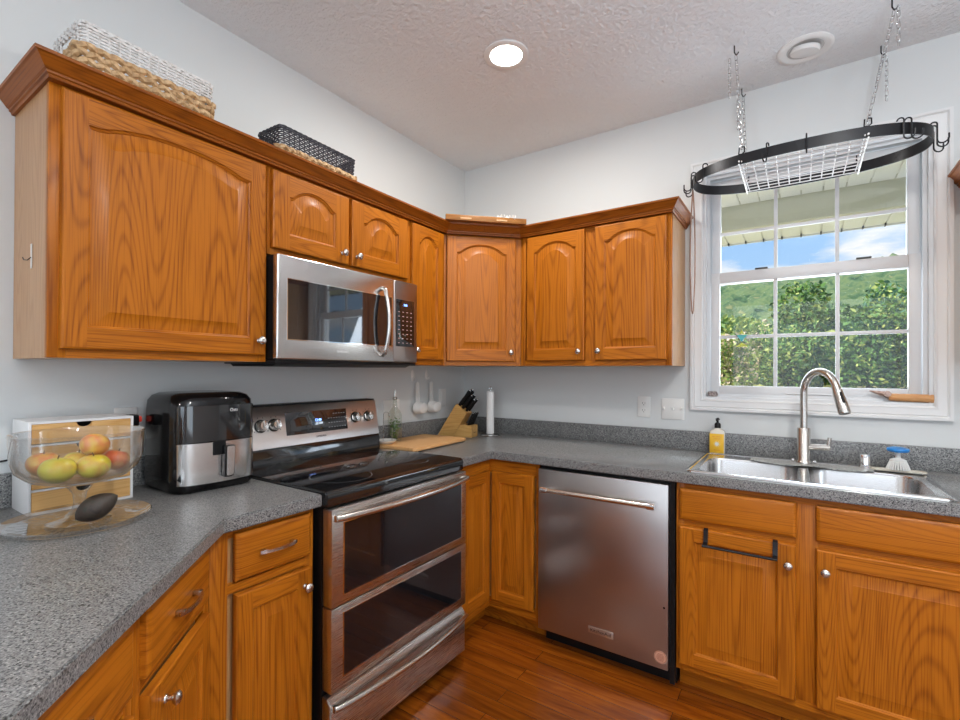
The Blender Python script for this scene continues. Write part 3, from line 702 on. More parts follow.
fc = thing('faucet', 'tall brushed nickel gooseneck faucet with pull-down spray head', 'faucet', (1.972, -.170, CT+.0125))
b = MB(); b.lathe([(.030, 0), (.030, .004), (.027, .009), (.0250, .012), (.0250, .150), (.023, .154), (.0150, .156)], 28); b.build('body', NICK, fc)
dirv = Vector((.60, -.80, 0)); R_ = .092; b = MB(); pts = [(0, 0, .15), (0, 0, .20), (0, 0, .26), (0, 0, .31)]
for i in range(1, 17):
    a = PI*i/16*.90; pts.append(tuple(dirv*(R_-R_*math.cos(a))+Vector((0, 0, .31+R_*math.sin(a)))))
b.tube(pts, .0145, n=16); b.build('spout', NICK, fc)
e0 = Vector(pts[-1]); e1 = (e0-Vector(pts[-2])).normalized()
b = MB(); b.tube([e0-e1*.004, e0+e1*.012, e0+e1*.014, e0+e1*.105, e0+e1*.112], [.0155, .0165, .0185, .0215, .0190], n=20); sp_ = b.build('spray_head', NICK, fc)
b = MB(); q = e0+e1*.045+Vector((.35, -.9, .1)).normalized()*.0195; b.tube([q-e1*.022, q+e1*.022], .0055, n=10); b.build('spray_button', BLACKP, sp_)
b = MB(); b.tube([(.015, -.003, .072), (.095, -.012, .076)], .0135, n=16); b.tube([(.086, -.010, .075), (.092, -.010, .118)], .0078, n=12); b.build('lever', NICK, fc)
for dx in (-.040, .040):
    b = MB(); b.ball((dx, 0, .008), .008, 12, 8); b.build('base_screw', CHROME, fc)
b = MB(); b.lathe([(.022, 0), (.022, .004), (.0195, .005), (.0195, .050), (.017, .055), (.004, .057)], 24); tag(b.build('air_gap_cap', CHROME, None, (2.184, -.155, CT+.0085+.004)), 'short chrome air gap cap standing on the sink deck right of the faucet', 'air gap')

# dish brush on a small tray
br = thing('dish_brush', 'round dish brush with blue top and white bristles at the sink rear', 'brush', (2.290, -.150, CT+.010))
b = MB(); b.rings([rrect(0, 0, .085, .022, .01, .0), rrect(0, 0, .087, .024, .012, .006), rrect(0, 0, .083, .020, .01, .007)]); b.build('tray', plain('cream_ceramic', (.78, .72, .60), .3), br)
b = MB()
for ring, n, r0b in ((0, 26, .037), (1, 20, .026), (2, 12, .014)):
    for k in range(n):
        a = 2*PI*k/n+ring*.2; c_, s_ = math.cos(a), math.sin(a)
        b.tube([(r0b*c_, r0b*s_, .008), (r0b*.66*c_, r0b*.66*s_, .042)], .0027, n=5)
b.build('bristles', WHITEP, br)
b = MB(); b.lathe([(.026, .040), (.027, .046), (.020, .050), (.009, .054), (.0075, .075), (.010, .080)], 20); b.build('neck', WHITEP, br)
b = MB(); b.lathe([(.012, .076), (.033, .080), (.037, .086), (.035, .093), (.020, .098), (.001, .099)], 28); g_ = b.build('grip', BLUEP, br); g_['label'] = 'blue round grip'

# soap bottle
sb = thing('soap_bottle', 'clear soap bottle with yellow label and black pump, at the sink rear corner', 'bottle', (1.614, -.052, CT))
LIQ = plain('amber_soap', (.85, .62, .28), .12, coat=.6); 
b = MB(); b.rings([rrect(0, 0, .031, .024, .008, .0), rrect(0, 0, .034, .0265, .010, .003), rrect(0, 0, .034, .0265, .010, .108), rrect(0, 0, .031, .024, .012, .118), rrect(0, 0, .014, .014, .0135, .126), rrect(0, 0, .0125, .0125, .012, .136)])
b.build('flask', plain('clear_plastic', (.80, .76, .66), .15, coat=.5), sb)
b = MB(); b.box(-.0315, .0315, -.0275, -.0262, .008, .103, .0004); b.box(-.0350, -.0338, -.022, .022, .008, .103, .0004); lb = b.build('label_wrap', plain('label_yellow', (.88, .50, .03), .45), sb)
b = MB(); b.text("MRS. MEYER'S", .0068, front_text(0, -.0278, .088), .0001); b.text('CLEAN DAY', .006, front_text(0, -.0278, .078), .0001); b.text('DISH SOAP', .006, front_text(0, -.0278, .022), .0001); b.build('lettering', plain('red_ink', (.70, .16, .03), .5), lb)
b = MB()
b.lathe([(.0095, 0), (.0095, -.0003), (.001, -.0004)], 18, (0, -.0276, .052), axis='y')
for k in range(12):
    a = 2*PI*k/12; b.tube([(.011*math.cos(a), -.0278, .052+.011*math.sin(a)), (.015*math.cos(a), -.0278, .052+.015*math.sin(a))], .0008, n=4)
b.build('flower_mark', WHITEP, lb)
b = MB(); b.lathe([(.0145, .130), (.0145, .148), (.012, .154), (.006, .157), (.005, .166), (.005, .170)], 20); b.tube([(0, .006, .174), (0, -.012, .174), (.0, -.03, .169)], [.0075, .0065, .0045], n=10); b.ball((0, 0, .173), (.010, .010, .006), 12, 8); b.build('pump', BLACKP, sb)

# ---------------------------------------------------------------- air fryer
BLACKS = plain('fryer_black', (.004, .004, .0045), .12, spec=.4)
af = thing('air_fryer', 'glossy black air fryer with stainless drawer front, beside the range', 'air fryer', (.172, -1.845, CT), PI/2-.03)
def sq(hx, hyf, hyb, r, z, bulge, n=7):
    P = rrect(0, 0, hx, 1, r, z, n)
    out = []
    for x, y, zz in P:
        if y < 0:
            yy = -hyf + (1+y) ; yy = y+1-hyf - bulge*(1-(x/hx)**2)
        else: yy = y-1+hyb
        out.append((x, yy, zz))
    return out
hx = .140; fr = .118; bk = .145
b = MB(); b.rings([sq(hx-.012, fr-.012, bk-.01, .04, .0, .02), sq(hx, fr, bk, .045, .012, .024), sq(hx+.002, fr+.001, bk, .045, .05, .024), sq(hx-.001, fr-.003, bk, .045, .27, .024), sq(hx-.004, fr-.006, bk-.003, .045, .305, .022), sq(hx-.014, fr-.016, bk-.012, .045, .322, .02), sq(hx-.032, fr-.034, bk-.03, .04, .331, .016), sq(hx-.07, fr-.07, bk-.07, .03, .334, .005)])
body = b.build('housing', BLACKS, af, sharp=50)
def fbulge(x):
    q_ = max(0, abs(x)-(hx-.045)); return -fr+.045-math.sqrt(max(0, .045**2-q_*q_))-.0245*(1-(x/hx)**2)
def curved_plate(x0, x1, z0, z1, out, th, N=18, rise=0):
    b = MB(); R = []
    for i in range(N+1):
        x = x0+(x1-x0)*i/N; y = fbulge(x)-out; zt = z1-rise*(1-((x-(x0+x1)/2)/((x1-x0)/2))**2)*0
        R.append([(x, y+th, z0), (x, y, z0), (x, y, zt), (x, y+th, zt)])
    return b.rings(R)
b = curved_plate(-.127, .127, .030, .166, .003, .006); dwf = b.build('drawer', STX, af, sharp=50); 
b = curved_plate(-.030, .012, .122, .168, .0045, .003); b.build('release_recess', BLACKP, dwf)
b = MB(); xh = .016; yh = fbulge(.016)
b.prism([(-.018, .046), (.010, .046), (.015, .052), (.018, .155), (-.018, .155)], -.030, -.003, 'y', bev=.004); h1 = b.build('handle', BLACKG, dwf, (xh, yh, 0)); 
b = MB(); b.prism([(-.013, .052), (.007, .052), (.011, .058), (.014, .151), (-.012, .151)], -.0335, -.028, 'y', bev=.002); b.build('handle_plate', STX, h1)
b = curved_plate(-.127, .127, .170, .290, .002, .004); b.build('touch_panel', BLACKG, af, sharp=50)
b = MB(); b.text('Oster', .017, front_text(-.0, 0, 0), .0003); o = b.build('logo', plain('white_print', (.8, .8, .8), .4), af, (.045, fbulge(.045)-.0027, .272)); o.rotation_euler = (0, 0, .22)

# ---------------------------------------------------------------- drawer organizer
og = thing('drawer_organizer', 'white desktop organizer with four bamboo drawers, behind the fruit bowl', 'organizer', (.180, -2.313, CT), PI/2+.0)
OW, OHh, OD = .252, .262, .155
b = MB(); t_ = .007
b.box(0, t_, 0, OD, 0, OHh, .001); b.box(OW-t_, OW, 0, OD, 0, OHh, .001); b.box(t_, OW-t_, 0, OD, OHh-t_, OHh, 0); b.box(t_, OW-t_, 0, OD, 0, t_); b.box(t_, OW-t_, OD-.005, OD, t_, OHh-t_)
ph = (OHh-t_)/4
for i in range(1, 4): b.box(t_, OW-t_, .004, OD-.005, ph*i, ph*i+t_*.8)
b.build('shell', plain('white_lacquer', (.82, .82, .82), .35), og)
for i in range(4):
    z0 = ph*i+t_+.001; z1 = ph*(i+1)-.001; n = 10
    poly = [(t_+.001, z0), (OW-t_-.001, z0), (OW-t_-.001, z1)]+[(OW/2+.019*math.cos(PI*k/n), z1-.015*math.sin(PI*k/n)) for k in range(n+1)]+[(t_+.001, z1)]
    b = MB(); b.prism(poly, .001, .010, 'y'); d_ = b.build('drawer_front', BAM, og)
    b = MB(); b.box(t_+.002, OW-t_-.002, .05, .052, z0, z1-.001); b.build('drawer_back', BLACKP, d_)

# ---------------------------------------------------------------- glass bowl and platter
bx_, by_ = .360, -2.250
b = MB(); b.lathe([(.005, .0), (.120, .0), (.150, .006), (.158, .016), (.160, .017), (.157, .0195), (.147, .011), (.118, .005), (.005, .004)], 72)
pt = tag(b.build('glass_platter', BGLASS, None, (bx_, by_, CT+.0005)), 'wide clear glass platter under the footed fruit bowl', 'platter')
b = MB()
for k in range(28):
    a = 2*PI*k/28; b.tube([(.075*math.cos(a), .075*math.sin(a), .0052), (.14*math.cos(a), .14*math.sin(a), .009)], .0011, n=4)
b.build('radial_ribs', BGLASS, pt)
bowl = [(.001, .0), (.058, .0), (.062, .003), (.055, .008), (.030, .016), (.015, .032), (.0115, .052), (.014, .075), (.026, .094), (.034, .101), (.070, .104), (.115, .118), (.143, .142), (.153, .17), (.157, .232), (.159, .236), (.1555, .239), (.1525, .232), (.149, .172), (.139, .147), (.112, .124), (.068, .110), (.03, .108), (.001, .108)]
bowl = [(r_*.90 if z_ > .1 else r_*1.12, z_) for r_, z_ in bowl]
b = MB(); b.lathe(bowl, 72)
tag(b.build('footed_bowl', BGLASS, None, (bx_, by_, CT+.0060)), 'footed clear glass bowl holding six apples', 'bowl')
def apple(x, y, z, r, cols, label, tilt=(0, 0)):
    t = thing('apple', label, 'apple', (x, y, z), 0, 'apples in the glass bowl'); t.rotation_euler = (tilt[0], tilt[1], rnd.random()*6)
    prof = []
    for i in range(21):
        a = PI*i/20; rr_ = math.sin(a); zz = -math.cos(a)
        rr2 = rr_*(1+.08*zz); z2 = zz*.88 - (.17*math.exp(-(rr_/.30)**2) if zz > 0 else -.10*math.exp(-(rr_/.28)**2))
        prof.append((r*rr2, r*z2))
    b = MB(); b.lathe(prof, 28)
    b.build('fruit', mottled('apple_skin', cols, 22, .28, **{'Coat Weight': .3}), t)
    b = MB(); b.tube([(0, 0, r*.62), (.001, 0, r*.85), (.003, .001, r*1.0)], .0014, n=6); b.build('stem', plain('apple_stem', (.12, .06, .02), .7), t)
YEL = [(.72, .62, .05), (.76, .60, .05), (.74, .42, .06), (.70, .62, .08)]; GRN = [(.66, .60, .05), (.74, .62, .06), (.72, .42, .05)]; RED = [(.60, .10, .05), (.70, .22, .09), (.72, .42, .12)]; BLS = [(.70, .50, .09), (.66, .22, .07), (.72, .50, .10)]
bz = CT+.121
apple(bx_-.050, by_-.062, bz+.040, .036, BLS, 'orange blushed apple at the organizer side of the bowl')
apple(bx_+.045, by_-.058, bz+.034, .038, GRN, 'large green and yellow apple in front, lower on the camera side')
apple(bx_+.052, by_+.014, bz+.033, .037, YEL, 'plain yellow apple lying at the front of the bowl')
apple(bx_-.036, by_+.008, bz+.034, .037, YEL, 'yellow apple mostly hidden behind the front two')
apple(bx_+.006, by_+.030, bz+.083, .034, BLS, 'red and yellow apple perched on top of the others', (.4, .5))
apple(bx_-.005, by_+.082, bz+.034, .033, RED, 'red apple on the air fryer side of the bowl', (.2, .2))
av = thing('avocado', 'dark ripe avocado lying on the platter by the bowl stem', 'avocado', (bx_+.080, by_+.012, CT+.052)); av.rotation_euler = (0, -.0, 1.30); av.scale = (.86, .86, .86)
prof = [(.001, -.056)]+[(.0375*math.sin(PI*(i/20))**.62*(1-.16*(i/20-.3)), -.056+.114*i/20) for i in range(1, 20)]+[(.001, .058)]
b = MB(); b.lathe(prof, 24, axis='x'); o = b.build('fruit', mottled('avocado_skin', [(.018, .012, .010), (.040, .026, .018), (.02, .02, .012)], 60, .55), av); o.rotation_euler = (0, -.50, 0)
m_ = o.data.materials[0]

# ---------------------------------------------------------------- things by the corner
cb = MB(); cb.prism([(p[0], p[1]) for p in rrect(0, 0, .160, .238, .03, 0)], 0, .016, bev=.003)
o = tag(cb.build('cutting_board', MAPLE, None, (.198, -.684, CT+.006)), 'rectangular wooden cutting board lying between the range and the knife block', 'cutting board'); o.rotation_euler = (0, 0, .045)
b = MB()
for sx in (-1, 1):
    for sy in (-1, 1): b.lathe([(.010, -.0055), (.009, 0), (.009, .001)], 12, (sx*.135, sy*.21, 0))
b.build('rubber_foot', BLACKP, o)
TB = CT+.0222
nb = thing('oil_bottle', 'square glass oil bottle of green herbs with steel pourer, on the cutting board', 'bottle', (.082, -.768, TB)); nb.scale = (1.08, 1.08, 1.2)
b = MB(); b.rings([rrect(0, 0, .026, .026, .008, 0), rrect(0, 0, .028, .028, .009, .004), rrect(0, 0, .028, .028, .009, .120), rrect(0, 0, .024, .024, .012, .135), rrect(0, 0, .012, .012, .0118, .155), rrect(0, 0, .0105, .0105, .0103, .190), rrect(0, 0, .012, .012, .0118, .192)]); b.build('flask', OGLASS, nb)
b = MB()
for k in range(95):
    x, y, z = rnd.uniform(-.019, .019), rnd.uniform(-.019, .019), rnd.uniform(.006, .085 if k % 3 else .105); a = rnd.random()*6
    d = Vector((math.cos(a), math.sin(a), rnd.uniform(-.6, .9)))*.008
    b.tube([Vector((x, y, z))-d, Vector((x, y, z)), Vector((x, y, z))+d], [.0006, .0034, .0006], n=5)
o = b.build('herbs', mottled('herb_green', [(.05, .12, .02), (.12, .24, .05), (.30, .36, .16)], 120, .5), nb); o['kind'] = 'stuff'
b = MB(); b.lathe([(.0100, .188), (.0125, .193), (.0125, .199), (.006, .203), (.0045, .215), (.0035, .232)], 16); b.build('pourer', NICK, nb)
sr = thing('spoon_rest', 'small round white dish with a tall wire loop, on the cutting board edge', 'dish', (.125, -.875, TB)); sr.scale = (1.35, 1.35, 1.0)
b = MB(); b.lathe([(.001, 0), (.024, 0), (.036, .010), (.041, .018), (.042, .020), (.039, .020), (.033, .012), (.022, .004), (.001, .004)], 32); b.build('dish', plain('white_ceramic', (.80, .79, .74), .2, coat=.5), sr)
b = MB(); b.tube([(-.018, 0, .004), (-.018, 0, .15), (-.015, 0, .162), (-.005, 0, .168), (.006, 0, .166), (.014, 0, .158), (.016, 0, .146), (.012, 0, .14)], .0016, n=8); b.tube([(-.018, 0, .085), (.03, 0, .085), (.03, 0, .012)], .0013, n=8); b.build('wire_loop', CHROME, sr)

kb = thing('knife_block', 'slanted wooden knife block with steak knife box, in the counter corner', 'knife block', (.035, -.300, CT), .16)
BW = .088
b = MB(); b.prism([(0, 0), (.112, 0), (.205, .150), (.140, .205), (.128, .200)], -BW/2, BW/2, 'y', bev=.002); b.build('slanted_block', BLK, kb)
b = MB(); b.prism([(.114, .0), (.242, 0), (.242, .074), (.162, .078)], -BW/2, BW/2, 'y', bev=.002); bb = b.build('steak_knife_box', BLK, kb)
b = MB(); b.text('Cuisinart', .012, Matrix.Translation((.2425, 0, .03)) @ Matrix.Rotation(PI/2, 4, 'Z') @ Matrix.Rotation(PI/2, 4, 'X'), .0002); b.build('logo', plain('brown_burn', (.15, .07, .02), .7), bb)
SH = thing_names = None
def knife(base, d, L, r, label, grp):
    r *= 1.22; L *= 1.1
    d = Vector(d).normalized(); t = thing('kitchen_knife', label, 'knife', base, 0, grp)
    b = MB(); up = Vector((0, 0, 1)); side = d.cross(up).normalized()
    b.tube([-d*.004, d*.004, d*L*.3, d*L*.6, d*L*.92, d*L], [r*.8, r, r*1.05, r*.9, r*1.12, r*.8], n=10); b.build('handle', BLACKP, t)
    b = MB(); b.tube([-d*.03, -d*.004], r*.5, n=6); b.ball(d*L, r*.62, 8, 6); b.build('bolster', CHROME, t)
ca, sa = math.cos(.16), math.sin(.16)
def kbp(x, y, z): return (.035+x*ca-y*sa, -.300+x*sa+y*ca, CT+z)
dk = Vector((.62*ca, .62*sa, .79))
for x, z, y, L, r, lb in ((.150, .198, -.026, .105, .0088, 'black handled chef knife, topmost in the block, near side'), (.150, .198, .004, .110, .0092, 'black handled knife, topmost in the block, middle slot'), (.150, .198, .030, .100, .0085, 'black handled knife, topmost in the block, window side'),
                     (.172, .180, -.024, .090, .0080, 'black handled knife in the second slot row, near side'), (.172, .180, .018, .092, .0080, 'black handled knife in the second slot row, window side'),
                     (.192, .163, -.014, .080, .0075, 'short black handled knife in the lowest slot row, near side'), (.192, .163, .024, .082, .0075, 'black kitchen shears handle in the lowest slot row, window side')):
    knife(kbp(x, y, z), dk, L, r, lb, 'knives in the block')
for k in range(6):
    yy = -.032+.0128*k
    knife(kbp(.212, yy, .0735), Vector((.42*ca, .42*sa, .9)), .075+.006*(k % 2), .0058, 'black handled steak knife in the low box, %s' % ('nearest the cutting board', 'second from the cutting board', 'third from the cutting board', 'third from the window', 'second from the window', 'nearest the window')[k], 'steak knives in the low box')
tw = thing('paper_towel_holder', 'upright metal paper towel holder with a thin white roll, in the corner', 'paper towel holder', (.318, -.150, CT))
b = MB(); b.lathe([(.001, .0), (.062, .0), (.064, .004), (.058, .008), (.02, .010), (.001, .010)], 40); b.build('base', CHROME, tw)
b = MB(); b.tube([(0, 0, .008), (0, 0, .290)], .005, n=12); b.tube([(0, -.0, .288), (-.008, 0, .296), (-.009, 0, .305), (0, 0, .313), (.009, 0, .305), (.008, 0, .296), (0, 0, .288)], .0025, n=8); b.build('rod', CHROME, tw)
b = MB(); b.lathe([(.020, .012), (.0245, .014), (.0245, .282), (.020, .284)], 28); b.build('roll', PAPER, tw)

# hooks with measuring cups on the left wall
def cup(y, label, z=1.215):
    hk = thing('adhesive_hook', 'white oval adhesive wall hook holding the %s measuring cup' % label, 'hook', (0, y+.012, z+.080), 0, 'adhesive wall hooks')
    b = MB(); b.ball((.004, 0, 0), (.006, .015, .036), 16, 10); b.tube([(.008, 0, -.012), (.016, 0, -.024), (.022, 0, -.020), (.024, 0, -.010)], .0035, n=8); b.build('hook_body', plain('matte_white', (.80, .80, .78), .4), hk)
    c = thing('measuring_cup', 'white plastic measuring cup hanging from the wall hook, the %s one' % label, 'measuring cup', (.020, y+.030, z-.010), 0, 'white measuring cups'); c.scale = (1.25, 1.25, 1.0)
    b = MB(); b.lathe([(.001, .030), (.024, .030), (.031, .026), (.036, -.008), (.038, -.012), (.035, -.0125), (.033, -.008), (.028, .022), (.001, .026)], 32, (.016, .006, -.105), axis='x'); b.build('bowl', WHITEP, c)
    b = MB(); N = 10
    b.tube([(.008, .002, -.07), (.006, .0, -.03), (.006, 0, .045)], .010, sq=(.12, .55)); b.tube([(.008, .014, -.07), (.006, .012, -.03), (.006, .010, .045)], .006, sq=(.3, .3)); b.tube([(.008, -.010, -.07), (.006, -.010, -.03), (.006, -.010, .045), (.006, 0, .052), (.006, .010, .045)], .006, sq=(.3, .3)); b.build('handle', WHITEP, c)
cup(-.548, 'range side'); cup(-.418, 'corner side')

# ---------------------------------------------------------------- wall plates
def plate(name, label, cat, loc, rot, kind, w=.070, grp=None):
    t = thing(name, label, cat, loc, rot, grp)
    b = MB(); b.box(-w/2, w/2, -.006, 0, -.057, .057, .003); b.build('cover_plate', WHITEP, t)
    n = int(round(w/.046)) if w > .08 else 1
    for i in range(n):
        cx = (i-(n-1)/2)*.046
        if kind[i % len(kind)] == 'o':
            for sz in (-.0195, .0195):
                b = MB(); b.lathe([(.0165, -.0055), (.0165, -.0075), (.001, -.008)], 24, (cx, 0, sz), axis='y'); o = b.build('receptacle', WHITEP, t)
                b = MB(); b.box(cx-.0075, cx-.0055, -.0088, -.0079, sz-.002, sz+.006); b.box(cx+.0055, cx+.0075, -.0088, -.0079, sz-.001, sz+.006); b.lathe([(.0022, -.0080), (.0022, -.0088), (.0005, -.0089)], 10, (cx, 0, sz-.008), axis='y'); b.build('slots', PRINTD, o)
        elif kind[i % len(kind)] == 's':
            b = MB(); b.box(cx-.005, cx+.005, -.0165, -.004, -.004, .010, .002); b.build('toggle', WHITEP, t)
        else:
            b = MB(); b.box(cx-.016, cx+.016, -.0085, -.005, -.033, .033, .001); b.build('rocker', WHITEP, t)
    return t
plate('wall_outlet', 'white duplex outlet on the window wall, left of the light switches', 'outlet', (1.238, 0, 1.130), 0, 'o')
plate('switch_plate', 'white double toggle switch plate between the outlet and the window', 'light switch', (1.390, 0, 1.125), 0, 'ss', w=.116)
plate('switch_plate', 'white rocker switch plate on the left wall by the corner', 'light switch', (0, -.245, 1.150), PI/2, 'r', w=.074)
plate('switch_plate', 'wide white wall plate behind the oil bottle', 'light switch', (0, -.715, 1.100), PI/2, 'rr', w=.13)
ot = plate('wall_outlet', 'white outlet on the left wall behind the air fryer', 'outlet', (0, -2.020, 1.135), PI/2, 'o')
pg = thing('power_plug', 'black plug adapter in the outlet behind the air fryer, red block for a reflected glow', 'plug', (.009, -2.020, 1.150), PI/2)
b = MB(); b.box(-.024, .020, -.055, 0, -.020, .018, .004); b.build('plug_body', BLACKP, pg)
b = MB(); b.box(.021, .034, -.040, -.012, -.008, .012, .004); b.build('red_glow', plain('glow_red', (.45, .05, .03), .4, emit=((1, .06, .03), .12)), pg)  # glowing red block stands in for a soft reflection on the air fryer
b = MB(); b.tube([(.006, -2.75, 1.02), (.006, -2.6, 1.035), (.006, -2.45, 1.048), (.006, -2.33, 1.052), (.006, -2.26, 1.06)], .003, n=8); tag(b.build('power_cable', BLACKP), 'thin dark power cord running along the left wall to the organizer', 'cord')

# ---------------------------------------------------------------- ceiling lights
LENS = plain('lamp_lens', (1, 1, 1), .4, emit=((1, .93, .82), 9)); RINGM = plain('light_trim', (.82, .82, .81), .4)
def can(x, y, lit, label, energy=0):
    t = thing('recessed_light', label, 'ceiling light', (x, y, H), 0, 'recessed ceiling lights')
    b = MB(); b.lathe([(.098, 0), (.098, -.004), (.090, -.008), (.072, -.006), (.070, 0), (.070, .0)], 48, caps=False); b.build('trim_ring', RINGM, t)
    b = MB(); b.lathe([(.071, -.004), (.05, -.006), (.001, -.007)], 40, caps=False) 
    b.build('lens', LENS if lit else RINGM, t)
    if lit: light('lamp_glow', 'AREA', (x, y, H-.012), energy, (1, .97, .92), (0, 0, 0), shape='DISK', size=.14)
can(.878, -.906, 1, 'lit recessed ceiling light above the range', 12)
can(2.46, -2.08, 1, 'lit recessed ceiling light above the photographer', 20)
can(.9, -4.4, 1, 'unseen recessed ceiling light added as fill at the back of the room', 14)  # unseen lamp added for fill, placed clear of the window reflections
can(4.1, -3.0, 1, 'unseen recessed ceiling light added as fill over the far side of the room', 14)  # another out-of-view lamp, added to light the room
t = thing('gimbal_light', 'unlit round ceiling light with tilted inner disc, above the pot rack', 'ceiling light', (1.976, -.228, H))
b = MB(); b.lathe([(.104, 0), (.104, -.004), (.098, -.008), (.086, -.009), (.070, -.004), (.066, -.001)], 48, caps=False); b.build('trim_ring', RINGM, t)
b = MB(); b.lathe([(.068, -.003), (.060, -.002), (.001, -.002)], 40, caps=False); b.build('recess', plain('shaded_liner', (.55, .55, .54), .6), t)
b = MB(); b.lathe([(.054, .004), (.056, -.008), (.052, -.014), (.001, -.016)], 40); o = b.build('inner_disc', RINGM, t); o.rotation_euler = (.16, .10, 0); o.location = (0, .0, -.004)
# ---------------------------------------------------------------- pot rack
RC = Vector((1.957, -.222, 2.232)); RA, RB = .422, .205
pk = thing('pot_rack', 'oval black iron pot rack with white wire grid hanging in front of the window', 'pot rack', RC)
def oval(t, e=0):
    # stadium-like superellipse
    c_, s_ = math.cos(t), math.sin(t); p_ = 2/2.35
    return Vector(((RA+e)*math.copysign(abs(c_)**p_, c_), (RB+e)*math.copysign(abs(s_)**p_, s_), 0))
N = 96
b = MB(); b.rings([[oval(2*PI*k/N, e)+Vector((0, 0, z)) for k in range(N)] for e, z in ((0, -.022), (.004, -.022), (.004, .022), (0, .022))], close=True, smooth=True); b.build('oval_band', BLACKM, pk)
b = MB()
for i in range(11):
    x = -.205+.041*i; b.tube([(x, -RB+.008, -.012), (x, -RB*.5, -.020), (x, RB*.5, -.020), (x, RB-.008, -.012)], .0027, n=6)
for j in range(9):
    y = -.17+.0425*j; b.tube([(-.215, y, -.024), (.215, y, -.024)], .0024, n=6)
for x in (-.215, .215): b.tube([(x, -RB+.006, -.010), (x, RB-.006, -.010)], .0035, n=8); b.tube([(x, -RB+.006, -.024), (x, RB-.006, -.024)], .003, n=8)
b.build('wire_grid', WHITEW, pk)
def shook(t, label, yaw=0, z=0, flip=1):
    p_ = RC+oval(t, .004)+Vector((0, 0, .024)); nrm = oval(t); nrm.normalize()
    b = MB(); pts = []
    for i in range(9): a = PI*i/8; pts.append((-.010*math.cos(a)+.0, 0, .004+.010*math.sin(a)))
    pts += [(.010, 0, -.03), (.010, 0, -.055)]
    for i in range(1, 9): a = PI*i/8; pts.append((.010+.016-.016*math.cos(a), 0, -.055-.016*math.sin(a)))
    pts.append((.042, 0, -.040))
    b.tube([Vector(q) for q in pts], .0028, n=8)
    o = tag(b.build('pot_hook', BLACKM, None, p_), label, 'hook', 'black hooks on the pot rack'); o.rotation_euler = (0, 0, math.atan2(nrm.y, nrm.x)+yaw); return o
SH_ = [(PI*1.02, 'pot hook at the left tip of the rack, facing the wall cabinet'), (PI*.985, 'pot hook at the left tip of the rack, carrying the strap'), (PI*1.07, 'pot hook just ahead of the left tip of the rack'), (PI*1.20, 'pot hook on the curved left front of the rack'),
       (PI*1.435, 'left pot hook in the middle of the wire grid front'), (PI*1.51, 'right pot hook in the middle of the wire grid front'), (PI*1.742, 'outer pot hook on the right front next to the chain'), (PI*1.77, 'second pot hook on the right front beyond the chain'),
       (PI*1.94, 'foremost pot hook at the right tip of the rack'), (PI*1.985, 'middle pot hook at the right tip of the rack'), (PI*2.03, 'rearmost pot hook at the right tip of the rack')]
for i, (t_, lb) in enumerate(SH_): shook(t_, lb, yaw=[.3, -.2, .1, .0, .1, -.1, .1, .2, -.1, .1, .3][i])
# strap hanging from the left tip hook
b = MB(); L_ = .60
b.rings([[(-.001-.007*k, dy, 0) for k in (0,) for dy in (0,)]] if False else [[(x0_+dx, dy, z_) for dx, dy in ((-.0026, -.005), (.0026, -.005), (.0026, .005), (-.0026, .005))] for x0_, z_ in [(0, 0)]+[(-.004-.007*math.sin(PI*i/12), -.06-(L_-.075)*i/12) for i in range(13)]+[(0, -L_)]+[(.004+.007*math.sin(PI*i/12), -.06-(L_-.075)*i/12) for i in range(12, -1, -1)]], close=True, smooth=False)
tag(b.build('leather_strap', plain('tan_leather', (.27, .15, .10), .5), None, (1.528, -.232, 2.205)), 'long narrow brown strap loop hanging from the left end of the pot rack', 'strap')
CHN = plain('chain_steel', (.62, .62, .62), .25, 1)
def chain(top, end, spare, label):
    top, end = Vector(top), Vector(end); t = thing('hanging_chain', label, 'chain', top, 0, 'chains holding the pot rack')
    b = MB(); b.tube([(0, 0, 0), (0, 0, -.028), (.004, 0, -.038), (.012, 0, -.040), (.016, 0, -.032)], .0026, n=8); b.build('ceiling_hook', BLACKM, t)
    b = MB()
    def link(p, d, rot):
        d = d.normalized(); side = d.orthogonal().normalized(); side = Matrix.Rotation(rot, 3, d) @ side; pts = []
        for k in range(12):
            a = 2*PI*k/12; pts.append(p+side*.0062*math.cos(a)+d*(.0062*math.sin(a)+(.0065 if math.sin(a) > 0 else -.0065)))
        b.tube(pts, .0014, n=5, close=True)
    s0 = Vector((.006, 0, -.044)); d = end-top-s0; n = int(d.length/.0212)
    for i in range(n): link(s0+d*((i+.5)/n), d, (i % 2)*PI/2)
    if spare:
        s1 = Vector(spare[0:3]); m = int(spare[3]/.0212)
        for i in range(m): link(s1+Vector((0, 0, -.0212*(i+.5))), Vector((0, 0, -1)), (i % 2)*PI/2)
    b.build('chain_links', CHN, t)
    b = MB(); e = end-top; b.tube([e+Vector((0, 0, .012)), e+Vector((.010, -.004, .008)), e+Vector((.010, -.008, -.014)), e+Vector((0, -.008, -.022)), e+Vector((-.012, -.004, -.018)), e+Vector((-.010, 0, .010))], .0028, n=8); b.build('rack_hook', BLACKM, t)
chain((1.724, -.415, H), (1.752, -.402, 2.276), (-.018, 0, -.05, .17), 'steel chain at the left front of the pot rack')
chain((1.719, -.045, H), (1.740, -.045, 2.276), (-.016, 0, -.05, .15), 'steel chain at the left rear of the pot rack')
chain((2.245, -.375, H), (2.172, -.402, 2.276), (.018, 0, -.03, .15), 'steel chain at the right front of the pot rack')
chain((2.246, -.068, H), (2.176, -.045, 2.276), (.018, 0, -.05, .20), 'steel chain at the right rear of the pot rack')

